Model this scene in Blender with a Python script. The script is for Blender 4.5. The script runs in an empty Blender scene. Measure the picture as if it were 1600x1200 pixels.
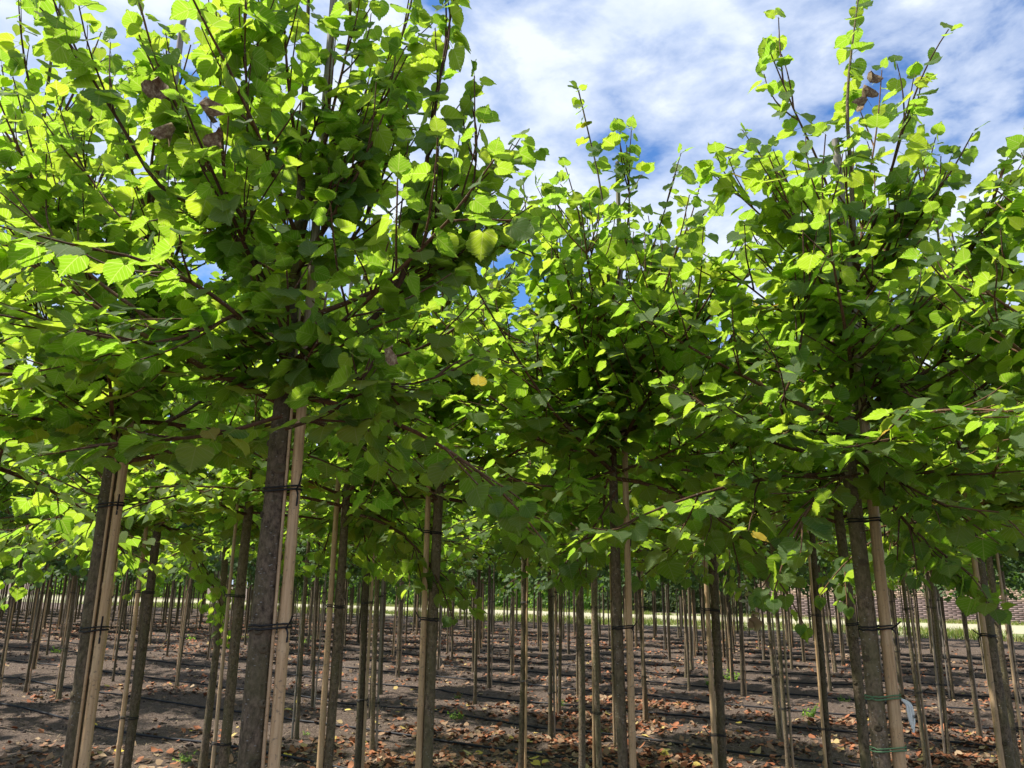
import bpy, math, random
import numpy as np
from mathutils import Vector, Matrix

random.seed(7)
rng = np.random.default_rng(11)
C = bpy.context.scene.collection
scene = bpy.context.scene

# ------------------------------------------------------------------ camera
EYE = 1.6
PITCH, ROLL, FPX = math.radians(14.4), math.radians(0.6), 1230.0      # focal length in pixels of a 1600 px wide picture
_f = np.array([0, math.cos(PITCH), math.sin(PITCH)])
_r0 = np.array([1.0, 0, 0]); _u0 = np.array([0, -math.sin(PITCH), math.cos(PITCH)])
_r = math.cos(ROLL) * _r0 + math.sin(ROLL) * _u0
_u = -math.sin(ROLL) * _r0 + math.cos(ROLL) * _u0
cam = bpy.data.cameras.new('camera'); cam_ob = bpy.data.objects.new('camera', cam); C.objects.link(cam_ob)
cam.sensor_width = 36; cam.lens = 36 * FPX / 1600; cam.clip_start = .05; cam.clip_end = 2000
m = Matrix.Identity(4)
for i in range(3):
    m[i][0] = _r[i]; m[i][1] = _u[i]; m[i][2] = -_f[i]
m[0][3], m[1][3], m[2][3] = 0, 0, EYE
cam_ob.matrix_world = m
scene.camera = cam_ob

def at(x, y, Y):
    """world point at ground distance Y that the photograph shows at x, y (used to measure plants, not to draw)"""
    d = _f * FPX + _r * (x - 800) + _u * (600 - y)
    return np.array([0, 0, EYE]) + d * (Y / d[1])

def proj(P):
    v = np.asarray(P, float) - np.array([0, 0, EYE])
    w = v @ _f
    return 800 + FPX * (v @ _r) / w, 600 - FPX * (v @ _u) / w, w

# ------------------------------------------------------------------ light
SUN_AZ, SUN_EL = math.radians(-86), math.radians(56)
sd = Vector((math.sin(SUN_AZ) * math.cos(SUN_EL), math.cos(SUN_AZ) * math.cos(SUN_EL), math.sin(SUN_EL)))
sun = bpy.data.lights.new('sun', 'SUN'); sun.energy = 3.4; sun.angle = math.radians(1.5); sun.color = (1, .96, .88)
sun_ob = bpy.data.objects.new('sun', sun); C.objects.link(sun_ob)
sun_ob.rotation_euler = sd.to_track_quat('Z', 'Y').to_euler(); sun_ob.location = sd * 50

world = bpy.data.worlds.new('World'); scene.world = world; world.use_nodes = True
nt = world.node_tree; nt.nodes.clear()
def N(tree, t, **kw):
    n = tree.nodes.new(t)
    for k, v in kw.items(): setattr(n, k, v)
    return n
def math_node(tree, op, a, b=None, c=None, clamp=False):
    n = N(tree, 'ShaderNodeMath', operation=op, use_clamp=clamp)
    for i, v in enumerate((a, b, c)):
        if v is None: continue
        if isinstance(v, (int, float)): n.inputs[i].default_value = v
        else: tree.links.new(v, n.inputs[i])
    return n.outputs[0]
def ramp(tree, fac, stops):
    n = N(tree, 'ShaderNodeValToRGB')
    while len(n.color_ramp.elements) < len(stops): n.color_ramp.elements.new(.5)
    for e, (p, c) in zip(n.color_ramp.elements, stops):
        e.position = p; e.color = (*c, 1) if len(c) == 3 else c
    tree.links.new(fac, n.inputs[0])
    return n.outputs[0]
def mix(tree, fac, a, b, blend='MIX'):
    n = N(tree, 'ShaderNodeMix', data_type='RGBA', blend_type=blend)
    for s, v in ((n.inputs[0], fac), (n.inputs[6], a), (n.inputs[7], b)):
        if isinstance(v, (int, float)): s.default_value = v
        elif isinstance(v, tuple): s.default_value = (*v, 1)
        else: tree.links.new(v, s)
    return n.outputs[2]
def noise(tree, vec, scale, detail=4, rough=.55, dist=0.0, out='Fac'):
    n = N(tree, 'ShaderNodeTexNoise')
    n.inputs['Scale'].default_value = scale; n.inputs['Detail'].default_value = detail
    n.inputs['Roughness'].default_value = rough; n.inputs['Distortion'].default_value = dist
    if vec is not None: tree.links.new(vec, n.inputs['Vector'])
    return n.outputs[out]

sky = N(nt, 'ShaderNodeTexSky', sky_type='NISHITA', sun_disc=False)
sky.sun_elevation = SUN_EL; sky.sun_rotation = SUN_AZ; sky.air_density = 1.0; sky.dust_density = .6; sky.ozone_density = 2.5
tc = N(nt, 'ShaderNodeTexCoord')
sep = N(nt, 'ShaderNodeSeparateXYZ'); nt.links.new(tc.outputs['Generated'], sep.inputs[0])
mp = N(nt, 'ShaderNodeMapping'); mp.inputs['Rotation'].default_value = (0, math.radians(38), 0); mp.inputs['Scale'].default_value = (1.0, 1.0, 1.9)
mp.inputs['Location'].default_value = (3.1, 1.7, .6)
nt.links.new(tc.outputs['Generated'], mp.inputs[0])
big = noise(nt, mp.outputs[0], 3.2, 3, .5, .2)
fine = noise(nt, mp.outputs[0], 8.5, 6, .56, .15)
cl = math_node(nt, 'ADD', math_node(nt, 'MULTIPLY', big, .52), math_node(nt, 'MULTIPLY', fine, .48))
cov = ramp(nt, cl, [(.385, (0, 0, 0)), (.445, (.55, .55, .55)), (.56, (1, 1, 1))])
cshade = ramp(nt, fine, [(.30, (2.4, 3.0, 4.2)), (.64, (4.1, 4.45, 5.05))])
skyc = mix(nt, 1.0, sky.outputs[0], (.42, .64, .88), 'MULTIPLY')
bg = N(nt, 'ShaderNodeBackground'); bg.inputs[1].default_value = .105
nt.links.new(mix(nt, cov, skyc, cshade), bg.inputs[0])
wo = N(nt, 'ShaderNodeOutputWorld'); nt.links.new(bg.outputs[0], wo.inputs[0])

vs = scene.view_settings
vs.view_transform = 'Standard'; vs.look = 'None'; vs.gamma = 1; vs.use_curve_mapping = False; vs.exposure = 1.15
scene.render.engine = 'CYCLES'
cy_ = scene.cycles
cy_.max_bounces = 12; cy_.diffuse_bounces = 8; cy_.transmission_bounces = 8; cy_.glossy_bounces = 2; cy_.transparent_max_bounces = 4
cy_.use_denoising = True
try: cy_.denoiser = 'OPENIMAGEDENOISE'
except Exception: pass

# ------------------------------------------------------------------ materials
def material(name):
    mt = bpy.data.materials.new(name); mt.use_nodes = True
    t = mt.node_tree; t.nodes.clear()
    out = N(t, 'ShaderNodeOutputMaterial')
    return mt, t, out
def principled(t, out, col, rough=.8, spec=.3, bump=None, bstr=.3, bdist=.01):
    p = N(t, 'ShaderNodeBsdfPrincipled')
    if isinstance(col, tuple): p.inputs['Base Color'].default_value = (*col, 1)
    else: t.links.new(col, p.inputs['Base Color'])
    if isinstance(rough, (int, float)): p.inputs['Roughness'].default_value = rough
    else: t.links.new(rough, p.inputs['Roughness'])
    p.inputs['Specular IOR Level'].default_value = spec
    if bump is not None:
        b = N(t, 'ShaderNodeBump'); b.inputs['Strength'].default_value = bstr; b.inputs['Distance'].default_value = bdist
        t.links.new(bump, b.inputs['Height']); t.links.new(b.outputs[0], p.inputs['Normal'])
    t.links.new(p.outputs[0], out.inputs[0])
    return p
def island_random(t):
    oi = N(t, 'ShaderNodeObjectInfo'); ge = N(t, 'ShaderNodeNewGeometry')
    return math_node(t, 'FRACT', math_node(t, 'ADD', oi.outputs['Random'], math_node(t, 'MULTIPLY', ge.outputs['Random Per Island'], 7.31)))

def leaf_material(name, greens, trans, veins=True, yellow=.9988, tmix=.57, rough=.42):
    mt, t, out = material(name)
    rnd = island_random(t)
    y0 = yellow
    col = ramp(t, rnd, [(0, greens[0]), (.5, greens[1]), (y0 - .001, greens[2]), (y0, (.30, .25, .03)), (1.0, (.38, .27, .03))])
    tr = ramp(t, rnd, [(0, trans[0]), (.5, trans[1]), (y0 - .001, trans[2]), (y0, (.62, .44, .05)), (1.0, (.6, .35, .05))])
    bump = None
    if veins:
        uv = N(t, 'ShaderNodeUVMap'); s = N(t, 'ShaderNodeSeparateXYZ'); t.links.new(uv.outputs[0], s.inputs[0])
        ax = math_node(t, 'ABSOLUTE', s.outputs[0]); v = s.outputs[1]
        mid = math_node(t, 'SUBTRACT', 1.0, math_node(t, 'MULTIPLY', ax, 42, clamp=False), clamp=True)
        ph = math_node(t, 'SUBTRACT', v, math_node(t, 'MULTIPLY', ax, .85))
        tri = math_node(t, 'PINGPONG', math_node(t, 'ADD', ph, 1.0), .085)
        lat = math_node(t, 'SUBTRACT', 1.0, math_node(t, 'MULTIPLY', tri, 62), clamp=True)
        # two basal veins fanning out from the petiole
        bas = math_node(t, 'ABSOLUTE', math_node(t, 'SUBTRACT', math_node(t, 'MULTIPLY', ax, .55), v))
        bas = math_node(t, 'SUBTRACT', 1.0, math_node(t, 'MULTIPLY', bas, 36), clamp=True)
        vein = math_node(t, 'MAXIMUM', mid, math_node(t, 'MAXIMUM', math_node(t, 'MULTIPLY', lat, .75), bas))
        col = mix(t, math_node(t, 'MULTIPLY', vein, .7), col, (.24, .29, .08))
        tr = mix(t, math_node(t, 'MULTIPLY', vein, .7), tr, (.78, .80, .26))
        bump = vein
    geo = N(t, 'ShaderNodeNewGeometry')
    back = mix(t, geo.outputs['Backfacing'], col, (.11, .17, .06))
    back = mix(t, math_node(t, 'MULTIPLY', geo.outputs['Backfacing'], .5), col, back)
    p = N(t, 'ShaderNodeBsdfPrincipled'); t.links.new(back, p.inputs['Base Color'])
    t.links.new(math_node(t, 'ADD', math_node(t, 'MULTIPLY', geo.outputs['Backfacing'], .3), rough), p.inputs['Roughness'])
    p.inputs['Specular IOR Level'].default_value = .5
    if bump is not None:
        b = N(t, 'ShaderNodeBump'); b.inputs['Strength'].default_value = .35; b.inputs['Distance'].default_value = .004
        b.invert = True
        t.links.new(bump, b.inputs['Height']); t.links.new(b.outputs[0], p.inputs['Normal'])
    tl = N(t, 'ShaderNodeBsdfTranslucent'); t.links.new(tr, tl.inputs[0])
    mx = N(t, 'ShaderNodeMixShader'); mx.inputs[0].default_value = tmix
    t.links.new(p.outputs[0], mx.inputs[1]); t.links.new(tl.outputs[0], mx.inputs[2]); t.links.new(mx.outputs[0], out.inputs[0])
    return mt

G = [(.032, .080, .020), (.052, .110, .022), (.080, .138, .022)]
T = [(.30, .56, .025), (.42, .65, .03), (.55, .71, .035)]
M = {}
M['leaf'] = leaf_material('lime_leaf', G, T)
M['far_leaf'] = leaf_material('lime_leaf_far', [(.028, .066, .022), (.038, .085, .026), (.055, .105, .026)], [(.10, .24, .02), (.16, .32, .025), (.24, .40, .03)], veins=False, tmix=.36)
M['hedge_leaf'] = leaf_material('hedge_leaf', [(.07, .13, .03), (.10, .17, .04), (.13, .20, .05)], [(.3, .55, .05), (.4, .65, .08), (.5, .65, .1)], veins=False, yellow=.995)
M['dark_leaf'] = leaf_material('dark_hedge_leaf', [(.05, .075, .03), (.065, .09, .04), (.09, .10, .045)], [(.14, .22, .04), (.18, .27, .05), (.24, .27, .06)], veins=False, yellow=.99)

def bark_material(name, dark, light, moss):
    mt, t, out = material(name)
    tcn = N(t, 'ShaderNodeTexCoord'); oi = N(t, 'ShaderNodeObjectInfo')
    mpn = N(t, 'ShaderNodeMapping'); mpn.inputs['Scale'].default_value = (1, 1, .6); t.links.new(tcn.outputs['Object'], mpn.inputs[0])
    off = N(t, 'ShaderNodeCombineXYZ'); t.links.new(math_node(t, 'MULTIPLY', oi.outputs['Random'], 40), off.inputs[2]); t.links.new(off.outputs[0], mpn.inputs['Location'])
    n1 = noise(t, mpn.outputs[0], 85, 7, .72)
    n2 = noise(t, mpn.outputs[0], 13, 5, .65)
    mq = N(t, 'ShaderNodeMapping'); mq.inputs['Scale'].default_value = (1, 1, 2.0); t.links.new(tcn.outputs['Object'], mq.inputs[0])
    vo = N(t, 'ShaderNodeTexVoronoi'); vo.inputs['Scale'].default_value = 62; t.links.new(mq.outputs[0], vo.inputs['Vector'])
    spots = ramp(t, vo.outputs['Distance'], [(.16, (1, 1, 1)), (.24, (0, 0, 0))])
    gate = ramp(t, noise(t, mpn.outputs[0], 30, 2), [(.44, (0, 0, 0)), (.54, (1, 1, 1))])
    lich = math_node(t, 'MULTIPLY', spots, math_node(t, 'MULTIPLY', gate, .7))
    base = ramp(t, n1, [(.36, dark), (.62, light)])
    base = mix(t, ramp(t, n2, [(.40, (0, 0, 0)), (.62, (1, 1, 1))]), base, mix(t, .6, base, moss))
    base = mix(t, lich, base, (.42, .40, .35))
    bright = math_node(t, 'ADD', .5, math_node(t, 'MULTIPLY', oi.outputs['Random'], .68))
    base = mix(t, 1.0, base, bright, 'MULTIPLY') if False else base
    hsv = N(t, 'ShaderNodeHueSaturation'); t.links.new(base, hsv.inputs['Color']); t.links.new(bright, hsv.inputs['Value'])
    hgt = math_node(t, 'ADD', n1, math_node(t, 'MULTIPLY', spots, .4))
    principled(t, out, hsv.outputs[0], .85, .2, hgt, .8, .006)
    return mt
M['bark'] = bark_material('lime_bark', (.062, .045, .031), (.275, .205, .138), (.145, .132, .06))
M['twig'] = bark_material('lime_twig', (.085, .045, .025), (.20, .105, .055), (.12, .07, .04))

mt, t, out = material('bamboo'); M['bamboo'] = mt
tcn = N(t, 'ShaderNodeTexCoord'); oi = N(t, 'ShaderNodeObjectInfo')
mpn = N(t, 'ShaderNodeMapping'); mpn.inputs['Scale'].default_value = (1, 1, .05); t.links.new(tcn.outputs['Object'], mpn.inputs[0])
st = noise(t, mpn.outputs[0], 160, 3, .6)
bl = noise(t, tcn.outputs['Object'], 5, 4, .6)
fresh = ramp(t, st, [(.3, (.40, .245, .12)), (.7, (.62, .43, .24))])
grey = ramp(t, st, [(.3, (.17, .145, .115)), (.7, (.34, .30, .25))])
age = ramp(t, math_node(t, 'ADD', math_node(t, 'MULTIPLY', bl, .25), math_node(t, 'MULTIPLY', N(t, 'ShaderNodeAttribute', attribute_type='OBJECT', attribute_name='weathered').outputs['Fac'], .8)), [(.3, (0, 0, 0)), (.75, (1, 1, 1))])
sz_ = N(t, 'ShaderNodeSeparateXYZ'); t.links.new(tcn.outputs['Object'], sz_.inputs[0])
age = math_node(t, 'MAXIMUM', age, math_node(t, 'MULTIPLY_ADD', sz_.outputs[2], 1.6, -3.2, clamp=True))
colb = mix(t, age, fresh, grey)
colb = mix(t, ramp(t, bl, [(.52, (0, 0, 0)), (.72, (.4, .4, .4))]), colb, (.20, .17, .09))
spk = noise(t, tcn.outputs['Object'], 120, 3, .6)
colb = mix(t, ramp(t, spk, [(.60, (0, 0, 0)), (.70, (.7, .7, .7))]), colb, (.12, .10, .07))
principled(t, out, colb, .55, .35, st, .25, .002)

def plain(name, col, rough=.6, spec=.3):
    mt, t, out = material(name); principled(t, out, col, rough, spec); M[name] = mt
plain('black_rubber', (.012, .012, .013), .55, .4)
plain('black_pipe', (.016, .016, .020), .6, .3)
plain('green_twine', (.12, .22, .11), .8)
plain('white_plastic', (.7, .72, .68), .5)
plain('dry_leaf', (.42, .32, .19), .8)
plain('pale_dry_leaf', (.62, .56, .44), .8)
plain('white_paint', (.72, .72, .70), .6)
plain('roof_tile', (.22, .10, .07), .8)
mt, t, out = material('window_glass'); principled(t, out, (.05, .06, .07), .08, .6); M['glass'] = mt

mt, t, out = material('soil'); M['soil'] = mt
tcn = N(t, 'ShaderNodeTexCoord')
a = noise(t, tcn.outputs['Object'], 1.3, 5, .6); b = noise(t, tcn.outputs['Object'], 17, 8, .7); c = noise(t, tcn.outputs['Object'], 75, 5, .7)
col = ramp(t, b, [(.28, (.108, .078, .059)), (.5, (.205, .151, .117)), (.72, (.285, .220, .174))])
col = mix(t, ramp(t, a, [(.45, (0, 0, 0)), (.65, (.6, .6, .6))]), col, (.21, .165, .135))
vo = N(t, 'ShaderNodeTexVoronoi'); vo.inputs['Scale'].default_value = 34; t.links.new(tcn.outputs['Object'], vo.inputs['Vector'])
col = mix(t, ramp(t, c, [(.42, (.75, .75, .75)), (.55, (0, 0, 0))]), col, (.095, .069, .055))
v2 = N(t, 'ShaderNodeTexVoronoi'); v2.inputs['Scale'].default_value = 60; t.links.new(tcn.outputs['Object'], v2.inputs['Vector'])
sv = N(t, 'ShaderNodeSeparateColor'); t.links.new(v2.outputs['Color'], sv.inputs[0])
col = mix(t, ramp(t, sv.outputs[0], [(.80, (0, 0, 0)), (.95, (.6, .6, .6))]), col, (.27, .20, .155))
hgt = math_node(t, 'ADD', math_node(t, 'ADD', b, math_node(t, 'MULTIPLY', c, .6)), math_node(t, 'MULTIPLY', vo.outputs['Distance'], -.5))
principled(t, out, col, .95, .1, hgt, 1.0, .045)

mt, t, out = material('verge'); M['verge'] = mt
tcn = N(t, 'ShaderNodeTexCoord')
a = noise(t, tcn.outputs['Object'], .55, 5, .6); b = noise(t, tcn.outputs['Object'], 9, 6, .7)
col = mix(t, ramp(t, a, [(.42, (0, 0, 0)), (.58, (1, 1, 1))]), (.36, .32, .22), (.17, .22, .06))
col = mix(t, ramp(t, b, [(.4, (0, 0, 0)), (.65, (.7, .7, .7))]), col, (.30, .29, .14))
principled(t, out, col, .95, .1, b, .8, .03)
mt, t, out = material('sand'); M['sand'] = mt
tcn = N(t, 'ShaderNodeTexCoord')
b = noise(t, tcn.outputs['Object'], 3, 8, .7)
principled(t, out, ramp(t, b, [(.3, (.33, .30, .18)), (.7, (.52, .47, .33))]), .95, .1, b, .6, .02)

mt, t, out = material('grass_blade'); M['grass'] = mt
rnd = island_random(t)
col = ramp(t, rnd, [(0, (.09, .16, .02)), (.5, (.19, .26, .04)), (.8, (.32, .32, .08)), (1, (.46, .40, .20))])
p = principled(t, out, col, .7, .2)
tl = N(t, 'ShaderNodeBsdfTranslucent'); t.links.new(col, tl.inputs[0]); mx = N(t, 'ShaderNodeMixShader'); mx.inputs[0].default_value = .4
t.links.new(p.outputs[0], mx.inputs[1]); t.links.new(tl.outputs[0], mx.inputs[2]); t.links.new(mx.outputs[0], out.inputs[0])

mt, t, out = material('litter'); M['litter'] = mt
rnd = island_random(t)
col = ramp(t, rnd, [(0, (.30, .10, .045)), (.3, (.37, .15, .07)), (.5, (.19, .11, .065)), (.75, (.30, .18, .10)), (.95, (.38, .27, .165)), (1, (.52, .38, .09))])
p = principled(t, out, col, .75, .25)
mt, t, out = material('yellow_leaf'); M['yellow_leaf'] = mt
rnd = island_random(t)
principled(t, out, ramp(t, rnd, [(0, (.55, .40, .05)), (.6, (.62, .47, .08)), (1, (.60, .50, .24))]), .6, .3)
mt, t, out = material('clod'); M['clod'] = mt
rnd = island_random(t)
principled(t, out, ramp(t, rnd, [(0, (.055, .042, .036)), (.7, (.13, .10, .084)), (1, (.22, .18, .15))]), .95, .1)

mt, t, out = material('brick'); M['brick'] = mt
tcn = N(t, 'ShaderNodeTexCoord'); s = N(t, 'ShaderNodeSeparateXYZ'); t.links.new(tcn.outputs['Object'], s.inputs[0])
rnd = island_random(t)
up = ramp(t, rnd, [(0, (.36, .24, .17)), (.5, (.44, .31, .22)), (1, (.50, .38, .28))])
lo = ramp(t, rnd, [(0, (.19, .135, .125)), (.5, (.25, .18, .165)), (1, (.31, .225, .20))])  # lower bricks darker: shade across the wall put into the colour
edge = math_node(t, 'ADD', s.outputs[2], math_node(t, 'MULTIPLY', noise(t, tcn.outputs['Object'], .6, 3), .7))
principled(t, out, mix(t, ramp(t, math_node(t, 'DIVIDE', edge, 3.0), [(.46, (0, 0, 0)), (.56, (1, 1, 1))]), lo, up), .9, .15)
plain('mortar', (.19, .16, .145), .95, .1)

# ------------------------------------------------------------------ mesh helpers
def mesh_from(name, verts, faces, mat, smooth=True, uvs=None):
    """verts (n,3); faces (m,3 or 4) int array of one size"""
    me = bpy.data.meshes.new(name)
    verts = np.ascontiguousarray(verts, np.float32); faces = np.ascontiguousarray(faces, np.int32)
    k = faces.shape[1]
    me.vertices.add(len(verts)); me.vertices.foreach_set('co', verts.ravel())
    me.loops.add(faces.size); me.loops.foreach_set('vertex_index', faces.ravel())
    me.polygons.add(len(faces)); me.polygons.foreach_set('loop_start', np.arange(0, faces.size, k, dtype=np.int32))
    if smooth: me.polygons.foreach_set('use_smooth', np.ones(len(faces), bool))
    if uvs is not None:
        l = me.uv_layers.new(name='UVMap'); l.data.foreach_set('uv', np.ascontiguousarray(uvs[faces.ravel()], np.float32).ravel())
    me.update(calc_edges=True); me.validate()
    if mat is not None: me.materials.append(mat)
    return me
def link(name, data, parent=None, loc=None):
    o = bpy.data.objects.new(name, data); C.objects.link(o)
    if parent is not None: o.parent = parent
    if loc is not None: o.location = loc
    return o
def tag(o, label=None, cat=None, group=None, kind=None):
    for k, v in (('label', label), ('category', cat), ('group', group), ('kind', kind)):
        if v: o[k] = v
    return o
class Geo:
    def __init__(s): s.v, s.f, s.n = [], [], 0
    def add(s, v, f):
        v = np.asarray(v, float); s.v.append(v); s.f.append(np.asarray(f, int) + s.n); s.n += len(v)
    def mesh(s, name, mat, smooth=True):
        return mesh_from(name, np.concatenate(s.v), np.concatenate(s.f), mat, smooth)

def tube(pts, rad, sides=6, closed=False):
    """quads of a tube along pts; radii per point"""
    pts = np.asarray(pts, float); n = len(pts)
    rad = np.broadcast_to(np.asarray(rad, float), (n,))
    tan = np.gradient(pts, axis=0) if not closed else np.roll(pts, -1, 0) - np.roll(pts, 1, 0)
    tan /= np.linalg.norm(tan, axis=1, keepdims=True) + 1e-9
    ref = np.array([0.31, 0.95, 0.05]) if abs(tan[0, 2]) > .7 else np.array([0, 0, 1.0])
    a = np.cross(tan, ref); a /= np.linalg.norm(a, axis=1, keepdims=True) + 1e-9
    b = np.cross(tan, a)
    th = np.linspace(0, 2 * math.pi, sides, endpoint=False)
    v = pts[:, None] + rad[:, None, None] * (np.cos(th)[None, :, None] * a[:, None] + np.sin(th)[None, :, None] * b[:, None])
    i = np.arange(n if closed else n - 1)[:, None] * sides; j = np.arange(sides)[None]
    nx = ((i + sides) % (n * sides)); j2 = (j + 1) % sides
    f = np.stack([i + j, i + j2, nx + j2, nx + j], -1).reshape(-1, 4)
    return v.reshape(-1, 3), f
def catmull(P, step):
    P = np.asarray(P, float)
    Q = np.vstack([2 * P[0] - P[1], P, 2 * P[-1] - P[-2]])
    out = []
    for i in range(1, len(Q) - 2):
        d = np.linalg.norm(Q[i + 1] - Q[i]); k = max(2, int(d / step))
        tt = np.linspace(0, 1, k, endpoint=False)[:, None]
        p0, p1, p2, p3 = Q[i - 1], Q[i], Q[i + 1], Q[i + 2]
        out.append(.5 * ((2 * p1) + (-p0 + p2) * tt + (2 * p0 - 5 * p1 + 4 * p2 - p3) * tt ** 2 + (-p0 + 3 * p1 - 3 * p2 + p3) * tt ** 3))
    out.append(P[-1:])
    return np.concatenate(out)

# ------------------------------------------------------------------ the rows of the nursery
NV = np.array([.559, .829]); UV_ = np.array([.829, -.559])       # across the rows, along the rows
def xy(n, u): return NV * n + UV_ * u
ROW0, ROWD = 1.4, 1.6
FIELD_END = 32.4

_lat = rng.random((257, 257))
def vnoise(x, y, s):
    x = np.asarray(x) * s + 57.3; y = np.asarray(y) * s + 91.7
    i = np.floor(x).astype(int); j = np.floor(y).astype(int)
    fx = x - i; fy = y - j; fx = fx * fx * (3 - 2 * fx); fy = fy * fy * (3 - 2 * fy)
    g = lambda a, b: _lat[a % 257, b % 257]
    return (g(i, j) * (1 - fx) + g(i + 1, j) * fx) * (1 - fy) + (g(i, j + 1) * (1 - fx) + g(i + 1, j + 1) * fx) * fy
def height(n, u):
    n = np.asarray(n, float); u = np.asarray(u, float)
    fade = np.clip((FIELD_END - 1 - n) / 2, 0, 1)
    ridge = .022 * np.cos((n - ROW0) * 2 * math.pi / ROWD)
    h = .05 * (vnoise(n, u, .9) - .5) + .035 * (vnoise(n, u, 3.1) - .5) + .030 * (vnoise(n, u, 8.3) - .5) + .016 * (vnoise(n, u, 17.0) - .5)
    return (ridge + h) * fade

na = np.concatenate([[-120, -40, -12, -5, -2], np.arange(0, 12, .055), np.arange(12, 33.0, .16), [34, 45, 80, 200, 700]])
ua = np.concatenate([[-900, -250, -90], np.arange(-50, -13, .3), np.arange(-13, 5, .07), np.arange(5, 14, .3), [25, 60, 200, 900]])
nn, uu = np.meshgrid(na, ua, indexing='ij')
pos = nn[..., None] * NV + uu[..., None] * UV_
v = np.dstack([pos, height(nn, uu)]).reshape(-1, 3)
i, j = np.meshgrid(np.arange(len(na) - 1), np.arange(len(ua) - 1), indexing='ij'); w = len(ua)
f = np.stack([i * w + j, (i + 1) * w + j, (i + 1) * w + j + 1, i * w + j + 1], -1).reshape(-1, 4)
tag(link('ground', mesh_from('ground', v, f, M['soil'])), 'bare brown nursery soil raked in low ridges', kind='structure')

def strip(name, n0, n1, u0, u1, z, mat, label):
    us = np.linspace(u0, u1, 60)
    w0 = n0 + .35 * (vnoise(us, us * 0, .5) - .5) * 2; w1 = n1 + .35 * (vnoise(us, us * 0 + 9, .5) - .5) * 2
    vv = np.vstack([np.c_[xy2(w0, us), np.full(60, z)], np.c_[xy2(w1, us), np.full(60, z)]])
    ff = np.array([[k, k + 60, k + 61, k + 1] for k in range(59)])
    return tag(link(name, mesh_from(name, vv, ff, mat)), label, kind='structure')
def xy2(n, u): return np.asarray(n)[..., None] * NV + np.asarray(u)[..., None] * UV_
strip('verge', FIELD_END, 49.5, -120, 60, .008, M['verge'], 'weedy grass strip along the far edge of the nursery field')
strip('dirt_path', 37.5, 46, -120, 60, .014, M['sand'], 'pale sandy track behind the tree rows')

# ------------------------------------------------------------------ leaves
HALF = [(.0, .07), (.06, .02), (.13, -.04), (.25, -.055), (.37, -.01), (.47, .09), (.535, .22), (.55, .35), (.515, .48), (.445, .60), (.35, .70), (.235, .785), (.12, .85), (.048, .93), (0, 1.05)]
def leaf_template(level, seed):
    r = np.random.default_rng(seed)
    if level == 0:
        half = []
        for k, p in enumerate(HALF):
            half.append(p)
            if 2 <= k < len(HALF) - 2:                              # serrations
                q = HALF[k + 1]; mx_, my = (p[0] * .35 + q[0] * .65), (p[1] * .35 + q[1] * .65)
                nx_, ny = q[1] - p[1], -(q[0] - p[0]); L = math.hypot(nx_, ny)
                half.append((mx_ + nx_ / L * .032, my + ny / L * .032 + .012))
        mids = [.07, .3, .55, .8, 1.05]
    elif level == 1:
        half = [HALF[k] for k in (0, 3, 5, 7, 9, 11, 13, 14)]; mids = [.07, .5, 1.05]
    else:
        half = [HALF[k] for k in (0, 3, 6, 9, 12, 14)] if level == 2 else [HALF[k] for k in (0, 4, 9, 14)]; mids = [.07, 1.05]
    fold = r.uniform(-.15, .42); droop = r.uniform(.05, .5); cup = r.uniform(-.25, .35); tw = r.uniform(-.25, .25); asym = r.uniform(.92, 1.06)
    wav = r.uniform(.012, .055); wp = r.uniform(0, 6)
    def lift(x, y):
        return fold * abs(x) * (1 - abs(x) * .7) - droop * y * y * .45 + cup * x * x * y + tw * x * y + wav * math.sin(9 * y + 14 * abs(x) + wp) * min(1, abs(x) * 4)
    V, U, F = [], [], []
    for y in mids: V.append((0, y, lift(0, y))); U.append((0, y))
    nm = len(mids)
    for sgn, k_ in ((1, asym), (-1, 2 - asym)):
        idx = []
        for (x, y) in half[1:-1]:
            idx.append(len(V)); V.append((sgn * x * k_ * 1.05, y, lift(x * sgn, y))); U.append((sgn * x, y))
        chain = [0] + idx + [nm - 1]
        def mid_of(y): return min(range(nm), key=lambda q: abs(mids[q] - y - .03))
        prev = 0
        for a_, b_ in zip(chain[:-1], chain[1:]):
            ya = U[a_][1] * .5 + U[b_][1] * .5
            mi = max(prev, mid_of(ya)) if nm > 2 else (0 if ya < .5 else 1)
            if nm == 2: mi = 0 if b_ != chain[-1] else 0
            if mi != prev:
                for q in range(prev, mi):
                    tri = (q, a_, q + 1)
                    if a_ not in (q, q + 1): F.append(tri if sgn < 0 else tri[::-1])
                prev = mi
            tri = (mi, a_, b_)
            if len({*tri}) == 3: F.append(tri if sgn < 0 else tri[::-1])
    if level <= 1:                                                  # petiole
        b0 = len(V); rr = .012 if level == 0 else .014
        for y, rad in ((.07, rr), (-.18, rr * .8), (-.42, rr)):
            zz = -.03 if y < 0 else .0
            zz = zz * (abs(y) / .3)
            for th in (0, 2.1, 4.2):
                V.append((rad * math.cos(th), y, zz + rad * math.sin(th) - .004)); U.append((0, .0))
        for lev in range(2 if level == 0 else 2):
            for q in range(3):
                a0, a1 = b0 + lev * 3 + q, b0 + lev * 3 + (q + 1) % 3
                F += [(a0, a1, a1 + 3), (a0, a1 + 3, a0 + 3)]
    return np.array(V), np.array(F), np.array(U, float)
NVAR = 8
TEMPL = {lv: [leaf_template(lv, 100 * lv + k) for k in range(NVAR)] for lv in range(4)}
LEAF_MESH = [mesh_from('lime_leaf', t_[0], t_[1], M['leaf'], True, t_[2]) for t_ in TEMPL[0]]

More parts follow.
